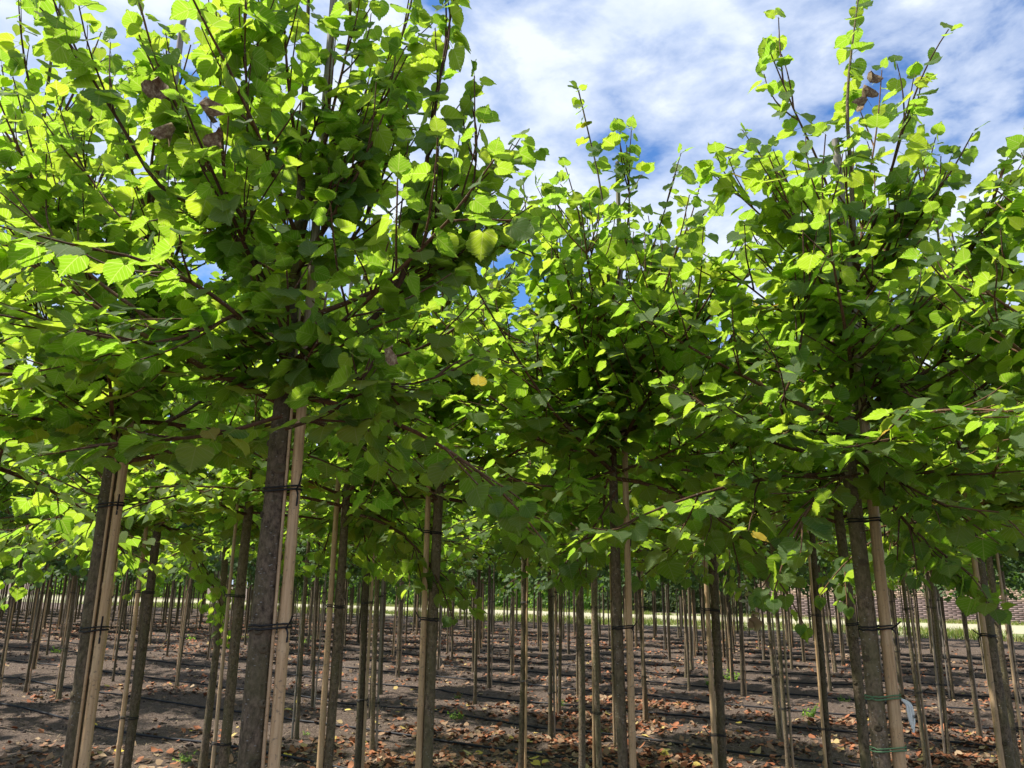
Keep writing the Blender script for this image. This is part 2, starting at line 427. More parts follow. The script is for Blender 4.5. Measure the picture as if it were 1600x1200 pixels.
def leaf_frames(P, D, Nn):
    D = D / (np.linalg.norm(D, axis=1, keepdims=True) + 1e-9)
    Nn = Nn - (Nn * D).sum(1, keepdims=True) * D
    Nn /= np.linalg.norm(Nn, axis=1, keepdims=True) + 1e-9
    X = np.cross(D, Nn)
    return np.stack([X, D, Nn], -1)                                 # columns
def leaves_mesh(name, level, P, R, S, var, mat):
    vs_, fs_, us_, off = [], [], [], 0
    for k in range(NVAR):
        sel = np.nonzero(var == k)[0]
        if not len(sel): continue
        tv, tf, tu = TEMPL[level][k]
        vv = np.einsum('nij,vj->nvi', R[sel] * S[sel][:, None, None], tv) + P[sel][:, None]
        vs_.append(vv.reshape(-1, 3)); us_.append(np.tile(tu, (len(sel), 1)))
        fs_.append((tf[None] + (np.arange(len(sel)) * len(tv))[:, None, None] + off).reshape(-1, 3)); off += len(sel) * len(tv)
    return mesh_from(name, np.concatenate(vs_), np.concatenate(fs_), mat, True, np.concatenate(us_))

UPV = np.array([0, 0, 1.0])
SUNV = np.array(sd)
def grow_leaves(path, rec, bi, r, size, start=.15, spacing=.06, tip_small=.55):
    """leaves in two ranks along a shoot; rec collects (P, D, N, S, branch)"""
    seg = np.linalg.norm(np.diff(path, axis=0), axis=1); s = np.concatenate([[0], np.cumsum(seg)]); L = s[-1]
    d = L * start; side = r.choice([-1, 1]); az = r.uniform(0, 6.28)
    while d < L + .001:
        k = min(len(path) - 2, max(0, np.searchsorted(s, d) - 1)); f_ = (d - s[k]) / (seg[k] + 1e-9)
        p = path[k] + (path[k + 1] - path[k]) * f_
        tn = (path[k + 1] - path[k]) / (seg[k] + 1e-9)
        b = np.cross(tn, UPV); lb = np.linalg.norm(b)
        if lb < .35:
            b = np.array([math.cos(az), math.sin(az), 0]) if lb < .15 else b / lb * .7 + .5 * np.array([math.cos(az), math.sin(az), 0])
            b = b - tn * (b @ tn)
        b /= np.linalg.norm(b) + 1e-9
        stp = min(1, abs(tn[2]) * 1.15); droop = r.uniform(.05, .55) + stp * r.uniform(.2, 1.0)
        D = b * side * .85 + tn * .45 - UPV * droop + r.normal(0, .22, 3)
        Nn = UPV * .75 + SUNV * .3 + r.normal(0, .19 + .2 * stp, 3) + b * side * .25
        sz = size * r.uniform(.72, 1.18) * (1 - (1 - tip_small) * max(0, (d / L - .6) / .4) ** 1.5)
        Dn = D / np.linalg.norm(D)
        rec.append((p + Dn * .38 * sz, D, Nn, sz, bi))
        side = -side; d += spacing * r.uniform(.7, 1.35); az += 2.4
    tn = path[-1] - path[-2]; tn /= np.linalg.norm(tn) + 1e-9            # small leaves at the very tip
    for k in range(2):
        D = tn * .8 + r.normal(0, .45, 3) - UPV * r.uniform(0, .3)
        rec.append((path[-1] + D / np.linalg.norm(D) * .3 * size * .6, D, UPV + r.normal(0, .4, 3), size * r.uniform(.5, .72) * (tip_small / .55), bi))

def shoot(p0, az, el0, el1, L, r, n=9, wob=.05):
    """a curved shoot from p0: azimuth, elevation start/end"""
    pts = [np.array(p0, float)]; st_ = L / n
    az_ = az
    for k in range(n):
        e = el0 + (el1 - el0) * (k + .5) / n
        az_ += r.normal(0, wob)
        pts.append(pts[-1] + st_ * np.array([math.cos(az_) * math.cos(e), math.sin(az_) * math.cos(e), math.sin(e)]))
    return np.array(pts)

def trunk_axis(H, r, lean=(0, 0), top_wob=.05):
    z = np.linspace(-.08, H, 26)
    ph = r.uniform(0, 6.28, 2)
    x = lean[0] * z + .006 * np.sin(z * 2.1 + ph[0]) + top_wob * np.clip((z - 1.9) / 2, 0, 1) ** 1.5 * math.sin(ph[1])
    y = lean[1] * z + .006 * np.cos(z * 1.7 + ph[1]) + top_wob * np.clip((z - 1.9) / 2, 0, 1) ** 1.5 * math.cos(ph[1])
    return np.c_[x, y, z]
def trunk_radius(z, H, r0):
    base = r0 * (1.06 - .10 * np.clip(z / 2, 0, 1)) + r0 * .45 * np.exp(-np.clip(z, 0, 9) / .07)
    up = np.clip((z - 2.0) / (H - 2.0), 0, 1)
    return np.maximum(base * (1 - .92 * up ** .55), .0035)
def trunk_mesh(ax, H, r0, r, sides=14, knots=0):
    zf = np.concatenate([np.linspace(-.08, .25, 8), np.linspace(.3, H, 34)]) if sides > 8 else np.concatenate([[-.08, 0, .06, .15], np.linspace(.4, H, 9)])
    pts = np.c_[np.interp(zf, ax[:, 2], ax[:, 0]), np.interp(zf, ax[:, 2], ax[:, 1]), zf]
    v, f = tube(pts, trunk_radius(zf, H, r0), sides)
    if sides > 8:
        c_ = np.repeat(pts, sides, 0); d_ = v - c_
        ang = np.arctan2(d_[:, 1], d_[:, 0])
        k = 1 + .05 * (vnoise(ang * 1.2 + 20, v[:, 2], 2.2) - .5) * 2 + .03 * (vnoise(ang * 3 + 50, v[:, 2] * 2, 5) - .5) * 2
        v = c_ + d_ * k[:, None]
    return v, f
def scar_mesh():
    """an old pruning scar: a raised oval lip with a sunken middle"""
    V, F = [], []
    S_ = 10
    for q, (rad, h) in enumerate(((1.25, -.25), (1.0, .28), (.70, .45), (.45, .30), (.18, .05))):
        for k in range(S_):
            th = 2 * math.pi * k / S_; V.append((rad * math.cos(th) * 1.15, rad * math.sin(th), h))
    for q in range(4):
        for k in range(S_):
            F.append((q * S_ + k, q * S_ + (k + 1) % S_, (q + 1) * S_ + (k + 1) % S_, (q + 1) * S_ + k))
    V.append((0, 0, 0)); V_ = np.array(V)
    F = np.array(F)
    return mesh_from('branch_scar', V_, F, M['bark'])
SCAR = scar_mesh()

def random_branches(ax, H, r, n, lo=1.95, hi=None, Lmul=1.0, sag=.55):
    hi = hi or H - .75
    out = []
    az = r.uniform(0, 6.28)
    for k in range(n):
        q = (k + r.uniform(-.3, .3)) / n; q = min(1, max(0, q))
        z = lo + (hi - lo) * q ** 1.25
        az += 2.4 + r.normal(0, .35)
        p0 = np.array([np.interp(z, ax[:, 2], ax[:, 0]), np.interp(z, ax[:, 2], ax[:, 1]), z])
        L = (1.02 - .42 * q) * r.uniform(.75, 1.12) * Lmul
        e0 = math.radians(10 + 46 * q + r.normal(0, 7)); e1 = min(1.4, e0 + math.radians(r.uniform(4, 42)))
        if q < .30 and r.random() < sag: e0 -= math.radians(14); e1 = e0 - math.radians(r.uniform(5, 62))
        out.append((shoot(p0, az, e0, e1, L, r), .010 - .003 * q))
    return out

def make_crown(branches, r, size, leader=None, spacing=.06, twigs=(2, 5), twigL=.30):
    """returns (list of branch tube Geos, leaf record)"""
    rec, geos = [], []
    for bi, (path, rad) in enumerate(branches):
        g = Geo(); n = len(path)
        rr = np.linspace(rad, .0022, n)
        g.add(*tube(path, rr, 6))
        Ltot = np.linalg.norm(np.diff(path, axis=0), axis=1).sum()
        grow_leaves(path, rec, bi, r, size, .10, spacing)
        hi_ = np.clip((path[0][2] - 2.4) / .7, 0, 1)
        nt_ = int(round(r.integers(*twigs) * (1 - .72 * hi_)))
        for k in range(nt_):
            q = r.uniform(.25 + .1 * hi_, .85); i_ = int(q * (n - 1)); tn = path[i_ + 1] - path[i_]; tn /= np.linalg.norm(tn) + 1e-9
            az = math.atan2(tn[1], tn[0]) + r.choice([-1, 1]) * r.uniform(.4, 1.1); el = math.asin(max(-1, min(1, tn[2])))
            tw = shoot(path[i_], az, el + r.normal(0, .25) - .1, el + r.normal(.15, .3), twigL * r.uniform(.6, 1.35) * min(1.2, Ltot), r, 6, .09)
            g.add(*tube(tw, np.linspace(.0036, .0018, len(tw)), 4))
            grow_leaves(tw, rec, bi, r, size, .2, spacing)
        geos.append(g)
    return geos, rec

def rec_arrays(rec):
    P = np.array([a[0] for a in rec]); D = np.array([a[1] for a in rec]); Nn = np.array([a[2] for a in rec])
    return P, leaf_frames(P, D, Nn), np.array([a[3] for a in rec]), np.array([a[4] for a in rec])

# ------------------------------------------------------------------ bamboo canes and rubber ties
def cane_geo(H, r0, r):
    zs, rs = [-.25], [r0]
    z = r.uniform(.05, .2)
    while z < H - .05:
        k = 1 - .38 * z / H
        zs += [z - .012, z - .003, z + .004, z + .014]; rs += [r0 * k * .985, r0 * k * 1.10, r0 * k * 1.06, r0 * k * .97]
        z += r.uniform(.24, .34)
    zs.append(H); rs.append(r0 * .6)
    g = Geo(); g.add(*tube(np.c_[np.zeros(len(zs)), np.zeros(len(zs)), zs], rs, 10)); g.add(*tube(np.array([[0, 0, H], [0, 0, H + .002]]), [r0 * .6, .0005], 10))
    return g
def tie_geo(c0, r0, c1, r1, z, r, tail=True):
    """a doubled rubber loop round trunk (c0, r0) and cane (c1, r1), seen from above a stadium"""
    g = Geo()
    d = np.array(c1) - np.array(c0); L = np.linalg.norm(d); a0 = math.atan2(d[1], d[0])
    bta = math.acos(max(-1, min(1, (r0 - r1) / max(L, 1e-6))))
    for dz, wr in ((0, .0028), (.009, .0024)):
        pts = []
        for th in np.linspace(a0 + bta, a0 + 2 * math.pi - bta, 12): pts.append((c0[0] + (r0 + .003) * math.cos(th), c0[1] + (r0 + .003) * math.sin(th), z + dz + r.normal(0, .0012)))
        for th in np.linspace(a0 - bta, a0 + bta, 8): pts.append((c1[0] + (r1 + .003) * math.cos(th), c1[1] + (r1 + .003) * math.sin(th), z + dz + .006))
        g.add(*tube(np.array(pts), wr, 5, closed=True))
    if tail:
        e = np.array([c1[0] + r1 * math.cos(a0 - .9), c1[1] + r1 * math.sin(a0 - .9), z + .005])
        out_ = np.array([math.cos(a0 - .7), math.sin(a0 - .7), 0])
        g.add(*tube(catmull([e, e + out_ * .02 + UPV * .012, e + out_ * .035 + UPV * r.uniform(.02, .05)], .01), .0028, 4))
        g.add(*tube(catmull([e, e + out_ * .014 - UPV * .012, e + out_ * .012 - UPV * r.uniform(.03, .06)], .01), .0028, 4))
    return g

def place_cane(base, r_tr, side, dy, r_c, H, r, label, group, ties, sides=10, weathered=0.0, tilt=(0, 0), tree_ax=None):
    split = 'split' in label
    gap = r_tr + r_c + (.014 if split else .004)
    off = np.array([side * gap * math.cos(dy), gap * math.sin(dy)])
    o = bpy.data.objects.new('bamboo_cane', None)
    C.objects.link(o); o.location = (base[0] + off[0], base[1] + off[1], base[2])
    o.empty_display_size = .1
    tag(o, label, 'bamboo cane', group)
    p = link('pole', cane_geo(H, r_c, r).mesh('pole', M['bamboo']), o); p['weathered'] = float(weathered)
    if split:                                                       # the narrower half of the split cane, nearer the trunk
        hp = link('pole', cane_geo(2.35, .006, r).mesh('pole', M['bamboo']), o, (-side * (r_c + .0085), -.004, 0)); hp['weathered'] = float(weathered) + .15
    for z in ties:
        if tree_ax is not None: c0 = (np.interp(z, tree_ax[:, 2], tree_ax[:, 0]) - off[0], np.interp(z, tree_ax[:, 2], tree_ax[:, 1]) - off[1])
        else: c0 = -off
        link('tie', tie_geo(c0, r_tr * 1.0, (0, 0), r_c * (1 - .38 * z / H), z, r).mesh('tie', M['black_rubber']), o)
    return o

# ------------------------------------------------------------------ the near trees, each measured on its own
def nx(x, n, ydef=915):
    """u, Y of the tree of row offset n whose trunk crosses eye level at photo column x"""
    d = _f * FPX + _r * (x - 800) + _u * (600 - ydef)
    s_ = n / (NV[0] * d[0] + NV[1] * d[1])
    return d[0] * s_, d[1] * s_
R0, R1, R2, R3 = 1.42, 3.0, 4.6, 6.2
near_sites = []            # (n, u) already taken
def hero_path(pts, base, r0, step=.05):
    return catmull([np.array(p) - base for p in pts], step)

def face_on(q_, v):
    d = q_[1] / np.linalg.norm(q_[1]); n_ = q_[2] - d * (q_[2] @ d); L_ = np.linalg.norm(v)
    return abs(n_ @ v) / (np.linalg.norm(n_) * L_ + 1e-9) > .82 and q_[3] / L_ > .028

def near_tree(key, col, n, r0, H, label, cane, heroes, nrand, nleaf, size=.09, lo=1.95, hi=None, Lmul=1.0, spacing=.052, lean=(0, 0), scars=0, level=1, twigs=(5, 10), sag=.42, front=9, xy_=None, extra=None, seed=None):
    r = np.random.default_rng(seed or (sum(map(ord, key)) * 7 + 3))
    X, Y = xy_ if xy_ is not None else nx(col, n)
    near_sites.append((X * NV[0] + Y * NV[1], X * UV_[0] + Y * UV_[1]))
    zg = float(height(near_sites[-1][0], near_sites[-1][1])) - .01
    base = np.array([X, Y, zg])
    t = bpy.data.objects.new('lime_tree', None); C.objects.link(t); t.location = base; t.empty_display_size = .2
    tag(t, label, 'tree', 'young lime trees in nursery rows')
    ax = trunk_axis(H, r, lean, .05)
    if heroes and heroes[0][0] == 'leader':                         # follow the leader seen in the photo
        lp = np.array([at(x_, y_, Y + dy) - base for x_, y_, dy in heroes[0][1]])
        keep = ax[:, 2] < min(lp[0, 2] - .25, 2.3)
        ax = np.vstack([ax[keep], lp]); ax = catmull(ax, .08)
        order = np.argsort(ax[:, 2]); ax = ax[order]; H = ax[-1, 2]
        heroes = heroes[1:]
    g = Geo(); g.add(*trunk_mesh(ax, H, r0, r))
    tr = link('trunk', g.mesh('trunk', M['bark']), t)
    for k in range(scars):
        z = .55 + (1.45 / max(1, scars)) * (k + r.uniform(.1, .9)); th = r.uniform(math.pi * 1.02, math.pi * 1.98)
        rz = float(trunk_radius(np.array([z]), H, r0)[0]) * .99
        c_ = Vector((np.interp(z, ax[:, 2], ax[:, 0]) + rz * math.cos(th), np.interp(z, ax[:, 2], ax[:, 1]) + rz * math.sin(th), z))
        so = link('branch_scar', SCAR, tr)
        q = Vector((math.cos(th), math.sin(th), .1)).to_track_quat('Z', 'Y').to_matrix().to_4x4()
        so.matrix_basis = Matrix.Translation(c_) @ q @ Matrix.Diagonal((r0 * .36 * r.uniform(.7, 1.2),) * 2 + (r0 * .34, 1))
    br = []
    for h in heroes:
        pts = [at(x_, y_, Y + dy) for x_, y_, dy in h[1]]
        br.append((hero_path(pts, base, r0), h[0] * .68))
    br += random_branches(ax, H, r, nrand, lo, hi, Lmul, sag)
    toward = math.atan2(-Y, -X)
    for k in range(front):                                          # short leafy shoots on the side of the trunk one sees
        z = lo + .03 + .75 * r.random() ** 1.4; a_ = toward + r.uniform(-1.5, 1.5)
        p0 = np.array([np.interp(z, ax[:, 2], ax[:, 0]), np.interp(z, ax[:, 2], ax[:, 1]), z])
        br.append((shoot(p0, a_, math.radians(r.uniform(5, 50)), math.radians(r.uniform(-10, 60)), r.uniform(.22, .5), r), .0055))
    geos, rec = make_crown(br, r, size, spacing=spacing, twigs=twigs)
    # the leader carries leaves of its own, counted with the last branch object
    lead = ax[ax[:, 2] > max(2.4, H - 1.3)]
    grow_leaves(lead, rec, -1, r, size, .1, spacing)
    grow_leaves(lead, rec, -1, r, size, .25, spacing)
    bobj = [link('branch', gg.mesh('branch', M['twig']), t) for gg in geos]
    eye_ = np.array([0, 0, EYE])
    rec = [q_ for q_ in rec if q_[3] / np.linalg.norm(q_[0] + base - eye_) < .052 and not face_on(q_, q_[0] + base - eye_)]      # no leaf stands out beside its neighbours
    P, R, S, B = rec_arrays(rec)
    var = r.integers(0, NVAR, len(P))
    W = P + base
    px_, py_, dd = proj(W)
    dist = np.linalg.norm(W - np.array([0, 0, EYE]), axis=1)
    inside = (dd > .2) & (px_ > -25) & (px_ < 1625) & (py_ > -25) & (py_ < 1225)
    show = np.where(inside, S / dist, -1)
    order = np.argsort(-show)
    pick = [int(k) for k in order[:nleaf] if show[k] > 0]
    taken = np.zeros(len(P), bool); taken[pick] = True
    for k in pick:
        lo_ = bpy.data.objects.new('leaf', LEAF_MESH[var[k]]); C.objects.link(lo_)
        lo_.parent = bobj[B[k]] if B[k] >= 0 else tr
        mm = Matrix.Identity(4)
        for a_ in range(3):
            for b_ in range(3): mm[a_][b_] = R[k][a_][b_] * S[k]
            mm[a_][3] = P[k][a_]
        lo_.matrix_basis = mm
    rest = ~taken
    if rest.any():
        fo = link('foliage', leaves_mesh('foliage', level, P[rest], R[rest], S[rest], var[rest], M['leaf']), t); fo['kind'] = 'stuff'
    if cane:
        for (side, dy, rc, Hc, ties, wthr, clabel) in cane:
            place_cane(base, r0 * 1.02, side, dy, rc, Hc, r, clabel, 'bamboo canes tied to lime trees', ties, weathered=wthr, tree_ax=ax)
    return t, base, ax

A_h = [('leader', [(448, 560, 0), (462, 420, 0), (470, 300, 0), (477, 150, .02), (482, 0, .02), (485, -140, .0)]),
       (.017, [(442, 600, -.02), (560, 520, -.06), (625, 440, -.10), (655, 320, -.12), (688, 120, -.14), (714, -30, -.15)]),
       (.011, [(466, 400, -.02), (500, 250, -.08), (520, 170, -.10), (545, 60, -.12), (549, -40, -.12)]),
       (.014, [(455, 500, -.03), (358, 355, -.18), (305, 230, -.28), (245, 95, -.36), (213, -10, -.42)]),
       (.012, [(450, 480, -.05), (345, 345, -.22), (250, 290, -.34), (180, 180, -.44), (100, 55, -.52), (62, 12, -.55)]),
       (.009, [(352, 300, -.20), (346, 200, -.22), (343, 90, -.24), (335, -10, -.25)]),
       (.012, [(455, 450, -.05), (350, 500, -.30), (240, 536, -.45), (100, 512, -.6), (-20, 488, -.7)]),
       (.010, [(590, 475, -.05), (690, 420, .02), (760, 380, .06), (830, 400, .1)]),
       (.009, [(630, 430, .05), (690, 310, .10), (765, 262, .14), (836, 232, .16)]),
       (.008, [(446, 670, -.1), (515, 645, -.3), (560, 600, -.42), (578, 560, -.46)]),
       (.010, [(440, 650, -.1), (330, 680, -.3), (200, 690, -.45), (60, 712, -.55)]),
       (.010, [(445, 560, -.1), (330, 460, -.4), (200, 400, -.6), (60, 380, -.75), (-30, 360, -.8)]),
       (.009, [(470, 330, .1), (560, 190, .25), (620, 80, .32), (650, -30, .35)]),
       (.009, [(455, 540, .1), (600, 560, .25), (700, 520, .35), (760, 470, .4)])]
A_h += [(.009, [(452, 520, 0), (400, 400, -.15), (392, 250, -.25), (385, 120, -.3), (380, -20, -.32)]),
        (.009, [(456, 470, 0), (560, 360, .12), (610, 240, .2), (640, 150, .24), (668, 60, .26)]),
        (.009, [(450, 540, 0), (300, 440, .15), (180, 330, .25), (110, 230, .3), (70, 170, .32)]),
        (.008, [(462, 420, 0), (430, 280, .1), (410, 150, .15), (400, 40, .17), (395, -30, .18)]),
        (.009, [(446, 590, 0), (300, 590, -.2), (180, 560, -.35), (60, 580, -.5)]),
        (.008, [(450, 560, 0), (600, 600, -.15), (680, 590, -.2), (740, 560, -.22)]),
        (.008, [(590, 475, 0), (720, 330, -.05), (745, 230, -.07), (735, 150, -.08)])]
A_h = [A_h[0]] + [(w_, [(x_, y_, d_ * .62) for x_, y_, d_ in p_]) for w_, p_ in A_h[1:]]
tA, bA, aA = near_tree('nearest', 416, R0, .031, 4.3, 'nearest lime tree with the thickest pale grey trunk covered in branch scars',
          [(1, -.25, .0175, 3.9, (1.455, 1.81), .15, 'thick pale split bamboo cane tied to the nearest scarred trunk')], A_h, 17, 300, .071, hi=2.85, front=12, lo=2.03, sag=.15, scars=13, lean=(.004, 0), level=0)
L_h = []
near_tree('second', 142, R0, .028, 4.2, 'dark speckled lime trunk in the front row left of the nearest scarred trunk',
          [(1, -.2, .0185, 3.8, (1.45, 1.84), .1, 'tan bamboo cane with a dark split, tied to the dark speckled front trunk')],
          [('leader', [(200, 580, 0), (218, 450, .0), (236, 330, .02), (250, 200, .03), (262, 60, .04)]),
           (.012, [(190, 640, 0), (110, 560, -.2), (40, 470, -.35), (-40, 400, -.45)]),
           (.010, [(195, 640, 0), (260, 600, -.15), (310, 540, -.25), (330, 460, -.3)]),
           (.010, [(185, 700, 0), (90, 660, -.25), (10, 650, -.4), (-60, 640, -.5)]),
           (.009, [(205, 560, 0), (130, 420, -.1), (60, 260, -.2), (20, 120, -.25)])], 24, 300, .073, hi=3.0, front=12, lo=1.98, sag=.2, scars=5, lean=(.01, 0), level=0)
near_tree('edge', 0, R0, .033, 4.3, 'lime tree whose crown enters at the far left above the front row', None, [], 27, 150, .076, xy_=tuple(xy(1.42, -3.43)))
C_h = [('leader', [(955, 600, 0), (952, 480, 0), (948, 380, 0), (938, 290, -.02), (920, 210, -.03), (904, 142, -.04)]),
       (.009, [(955, 480, 0), (975, 390, -.05), (983, 300, -.08), (965, 208, -.10)]),
       (.008, [(950, 460, 0), (915, 370, -.06), (898, 310, -.08), (884, 262, -.1)]),
       (.009, [(957, 540, 0), (1005, 430, -.05), (1035, 340, -.08), (1056, 272, -.1)]),
       (.008, [(957, 560, 0), (1030, 450, .1), (1060, 380, .15), (1105, 330, .2)]),
       (.009, [(952, 600, 0), (880, 500, -.1), (835, 400, -.15), (800, 312, -.18)]),
       (.009, [(955, 640, 0), (1035, 560, -.12), (1080, 480, -.2), (1100, 430, -.22)]),
       (.010, [(957, 690, 0), (870, 620, -.2), (800, 560, -.32), (750, 500, -.4)]),
       (.009, [(957, 660, 0), (920, 560, -.3), (900, 480, -.42), (880, 410, -.46)]),
       (.010, [(962, 735, 0), (870, 760, -.25), (770, 740, -.38), (690, 700, -.45)]),
       (.009, [(962, 740, 0), (1060, 700, -.25), (1140, 650, -.35), (1185, 610, -.4)]),
       (.008, [(964, 765, 0), (930, 820, -.15), (890, 870, -.22), (870, 905, -.24)]),
       (.008, [(960, 720, 0), (900, 700, .25), (830, 800, .4), (800, 860, .42)])]
C_h += [(.008, [(955, 560, 0), (905, 470, .1), (862, 400, .15), (850, 350, .17)]),
        (.008, [(955, 620, 0), (870, 560, .12), (790, 520, .2), (740, 470, .24)]),
        (.008, [(957, 600, 0), (1010, 520, -.2), (1030, 460, -.26), (1040, 410, -.28)]),
        (.009, [(958, 680, 0), (1050, 640, -.15), (1120, 570, -.22), (1150, 510, -.24)]),
        (.009, [(960, 720, 0), (850, 690, -.1), (740, 640, -.2), (670, 590, -.24)]),
        (.009, [(960, 700, 0), (830, 660, .2), (720, 580, .35), (690, 520, .4)])]
near_tree('centre', 966, R1, .020, 3.9, 'slender lime tree with leaning leader standing alone against the sky gap',
          [(1, -.3, .0165, 3.5, (1.41, 1.78), .0, 'smooth tan bamboo cane right of the slender trunk below the sky gap')], C_h, 22, 300, .076, level=0, hi=2.6, front=8, Lmul=1.12, sag=.2, lo=2.02, scars=3, lean=(-.002, 0))
D_h = [('leader', [(1340, 560, 0), (1336, 420, 0), (1330, 280, 0), (1324, 150, -.02), (1340, 5, -.03), (1345, -30, -.03)]),
       (.011, [(1337, 430, 0), (1385, 290, -.08), (1425, 160, -.14), (1455, 90, -.17), (1482, 46, -.18)]),
       (.010, [(1335, 430, 0), (1285, 270, -.06), (1240, 170, -.10), (1202, 78, -.12)]),
       (.009, [(1336, 440, 0), (1260, 320, .05), (1190, 250, .1), (1128, 228, .12)]),
       (.009, [(1338, 480, 0), (1235, 380, -.08), (1160, 310, -.12), (1112, 268, -.14)]),
       (.010, [(1340, 480, 0), (1430, 350, -.1), (1488, 265, -.16), (1520, 208, -.18)]),
       (.014, [(1346, 640, 0), (1470, 565, -.2), (1550, 485, -.32), (1615, 405, -.42)]),
       (.011, [(1344, 560, 0), (1490, 430, -.1), (1550, 330, -.18), (1600, 250, -.22)]),
       (.011, [(1346, 690, 0), (1225, 655, -.25), (1247, 560, -.3), (1264, 440, -.32), (1276, 362, -.33)]),
       (.013, [(1345, 755, 0), (1400, 737, -.12), (1500, 742, -.25), (1610, 735, -.35)]),
       (.008, [(1344, 710, 0), (1370, 690, -.4), (1395, 665, -.55), (1420, 640, -.6)]),
       (.008, [(1343, 740, 0), (1290, 760, -.2), (1235, 850, -.3), (1208, 930, -.32)]),
       (.008, [(1345, 720, 0), (1420, 820, -.2), (1520, 900, -.3), (1545, 925, -.3)]),
       (.008, [(1345, 720, 0), (1480, 790, -.3), (1560, 800, -.4), (1610, 850, -.45)]),
       (.009, [(1338, 460, 0), (1350, 330, .15), (1370, 200, .2), (1378, 110, .22)])]
D_h += [(.008, [(1338, 500, 0), (1300, 400, -.18), (1285, 300, -.24), (1290, 210, -.26)]),
        (.008, [(1338, 470, 0), (1390, 380, .1), (1440, 290, .16), (1462, 215, .18)]),
        (.008, [(1340, 560, 0), (1240, 500, -.15), (1160, 440, -.22), (1105, 400, -.25)]),
        (.009, [(1345, 640, 0), (1240, 590, .15), (1130, 550, .25), (1070, 490, .3)]),
        (.009, [(1345, 680, 0), (1200, 670, -.15), (1110, 640, -.25), (1050, 600, -.3)]),
        (.008, [(1340, 540, 0), (1440, 470, .15), (1530, 400, .25), (1590, 330, .3)])]
tD, bD, aD = near_tree('right', 1350, R1, .027, 4.05, 'stout dark lime trunk wrapped with green twine under the tallest right-hand crown',
          [(1, -.25, .0235, 3.3, (1.44, 1.80), .05, 'thickest pale bamboo cane, beside the dark trunk wrapped with green twine')], D_h, 19, 300, .075, level=0, front=7, hi=2.75, Lmul=1.0, scars=6, lean=(-.004, 0))
near_tree('r2', 0, R1, .030, 3.3, 'lime tree whose leafy side reaches in at the right edge', None, [], 27, 130, .076, xy_=tuple(xy(3.0, .36)))
near_tree('m672', 679, R1, .024, 3.75, 'dark mossy lime trunk with tan cane on its left, halfway to the sky gap tree',
          [(-1, -.3, .017, 3.4, (1.40, 1.80, .62), .2, 'tan bamboo cane with green moss patches left of a dark mossy trunk')], [], 36, 300, .076, scars=4)
near_tree('m512', 531, R1, .022, 3.8, 'dark lime trunk hidden behind a brown cane, just right of the nearest trunk',
          [(-1, -.5, .0175, 3.4, (1.47, .45), .12, 'brown bamboo cane with a knotted tie standing right of the nearest trunk')], [], 36, 220, .076, scars=2)
near_tree('m335', 372, R1, .028, 3.8, 'leaning dark green lime trunk left of the nearest trunk, beside a silvery one',
          [(-1, -.3, .012, 3.2, (1.5, .72), .4, 'narrow brown bamboo cane between the silvery trunk and the dark green trunk')], [], 33, 200, .076, scars=2, lean=(.012, 0))
near_tree('m190', 230, R1, .026, 3.8, 'black lime trunk between the two front row trunks',
          [(-1, -.5, .0165, 3.3, (1.52, .78), .25, 'olive brown bamboo cane left of the black trunk')], [], 33, 220, .076, scars=2, lean=(.012, 0))
near_tree('m139', 145, R1, .023, 3.8, 'slim lime trunk half hidden behind the cane of the dark speckled trunk', None, [], 30, 80, .076)
near_tree('d2', 1328, R2, .026, 4.0, 'silver lit lime trunk with bud bumps just left of the twine-wrapped trunk',
          [(1, -.1, .016, 3.3, (1.42, .5), .1, 'tan bamboo cane squeezed between the silver lit trunk and the twine-wrapped trunk')], [], 30, 120, .076, scars=7, lean=(-.012, 0))
t1130, b1130, a1130 = near_tree('m1130', 1114, R2, .025, 3.9, 'grey lime trunk flanked by two canes under the low hanging leaf sprays',
          [(-1, -.4, .0165, 3.3, (1.47, .8), .3, 'pale pinkish bamboo cane left of the trunk flanked by two canes')], [], 33, 200, .076, scars=2)
near_tree('m1555', 1541, R2, .030, 4.0, 'green mossy lime trunk with rough scars at the right edge',
          [(-1, -.3, .0165, 3.3, (1.40, .7), .3, 'grey brown bamboo cane left of the green mossy trunk at right edge')], [], 33, 160, .076, scars=6, lean=(-.012, 0))
near_tree('m905', 906, R2, .021, 3.8, 'thin bright green lime trunk without cane left of the slender tree', None, [], 33, 120, .076)
near_tree('m560', 573, R2, .026, 3.8, 'greenish lime trunk with cane on its right, just beyond the brown-caned trunk',
          [(1, -.2, .013, 3.2, (1.45, .75), .35, 'thin brown bamboo cane right of the greenish trunk')], [], 33, 120, .076, scars=2)
near_tree('m325', 345, R2, .031, 3.8, 'rough silvery lime trunk lit along its left edge', None, [], 30, 90, .076, lean=(.010, 0))

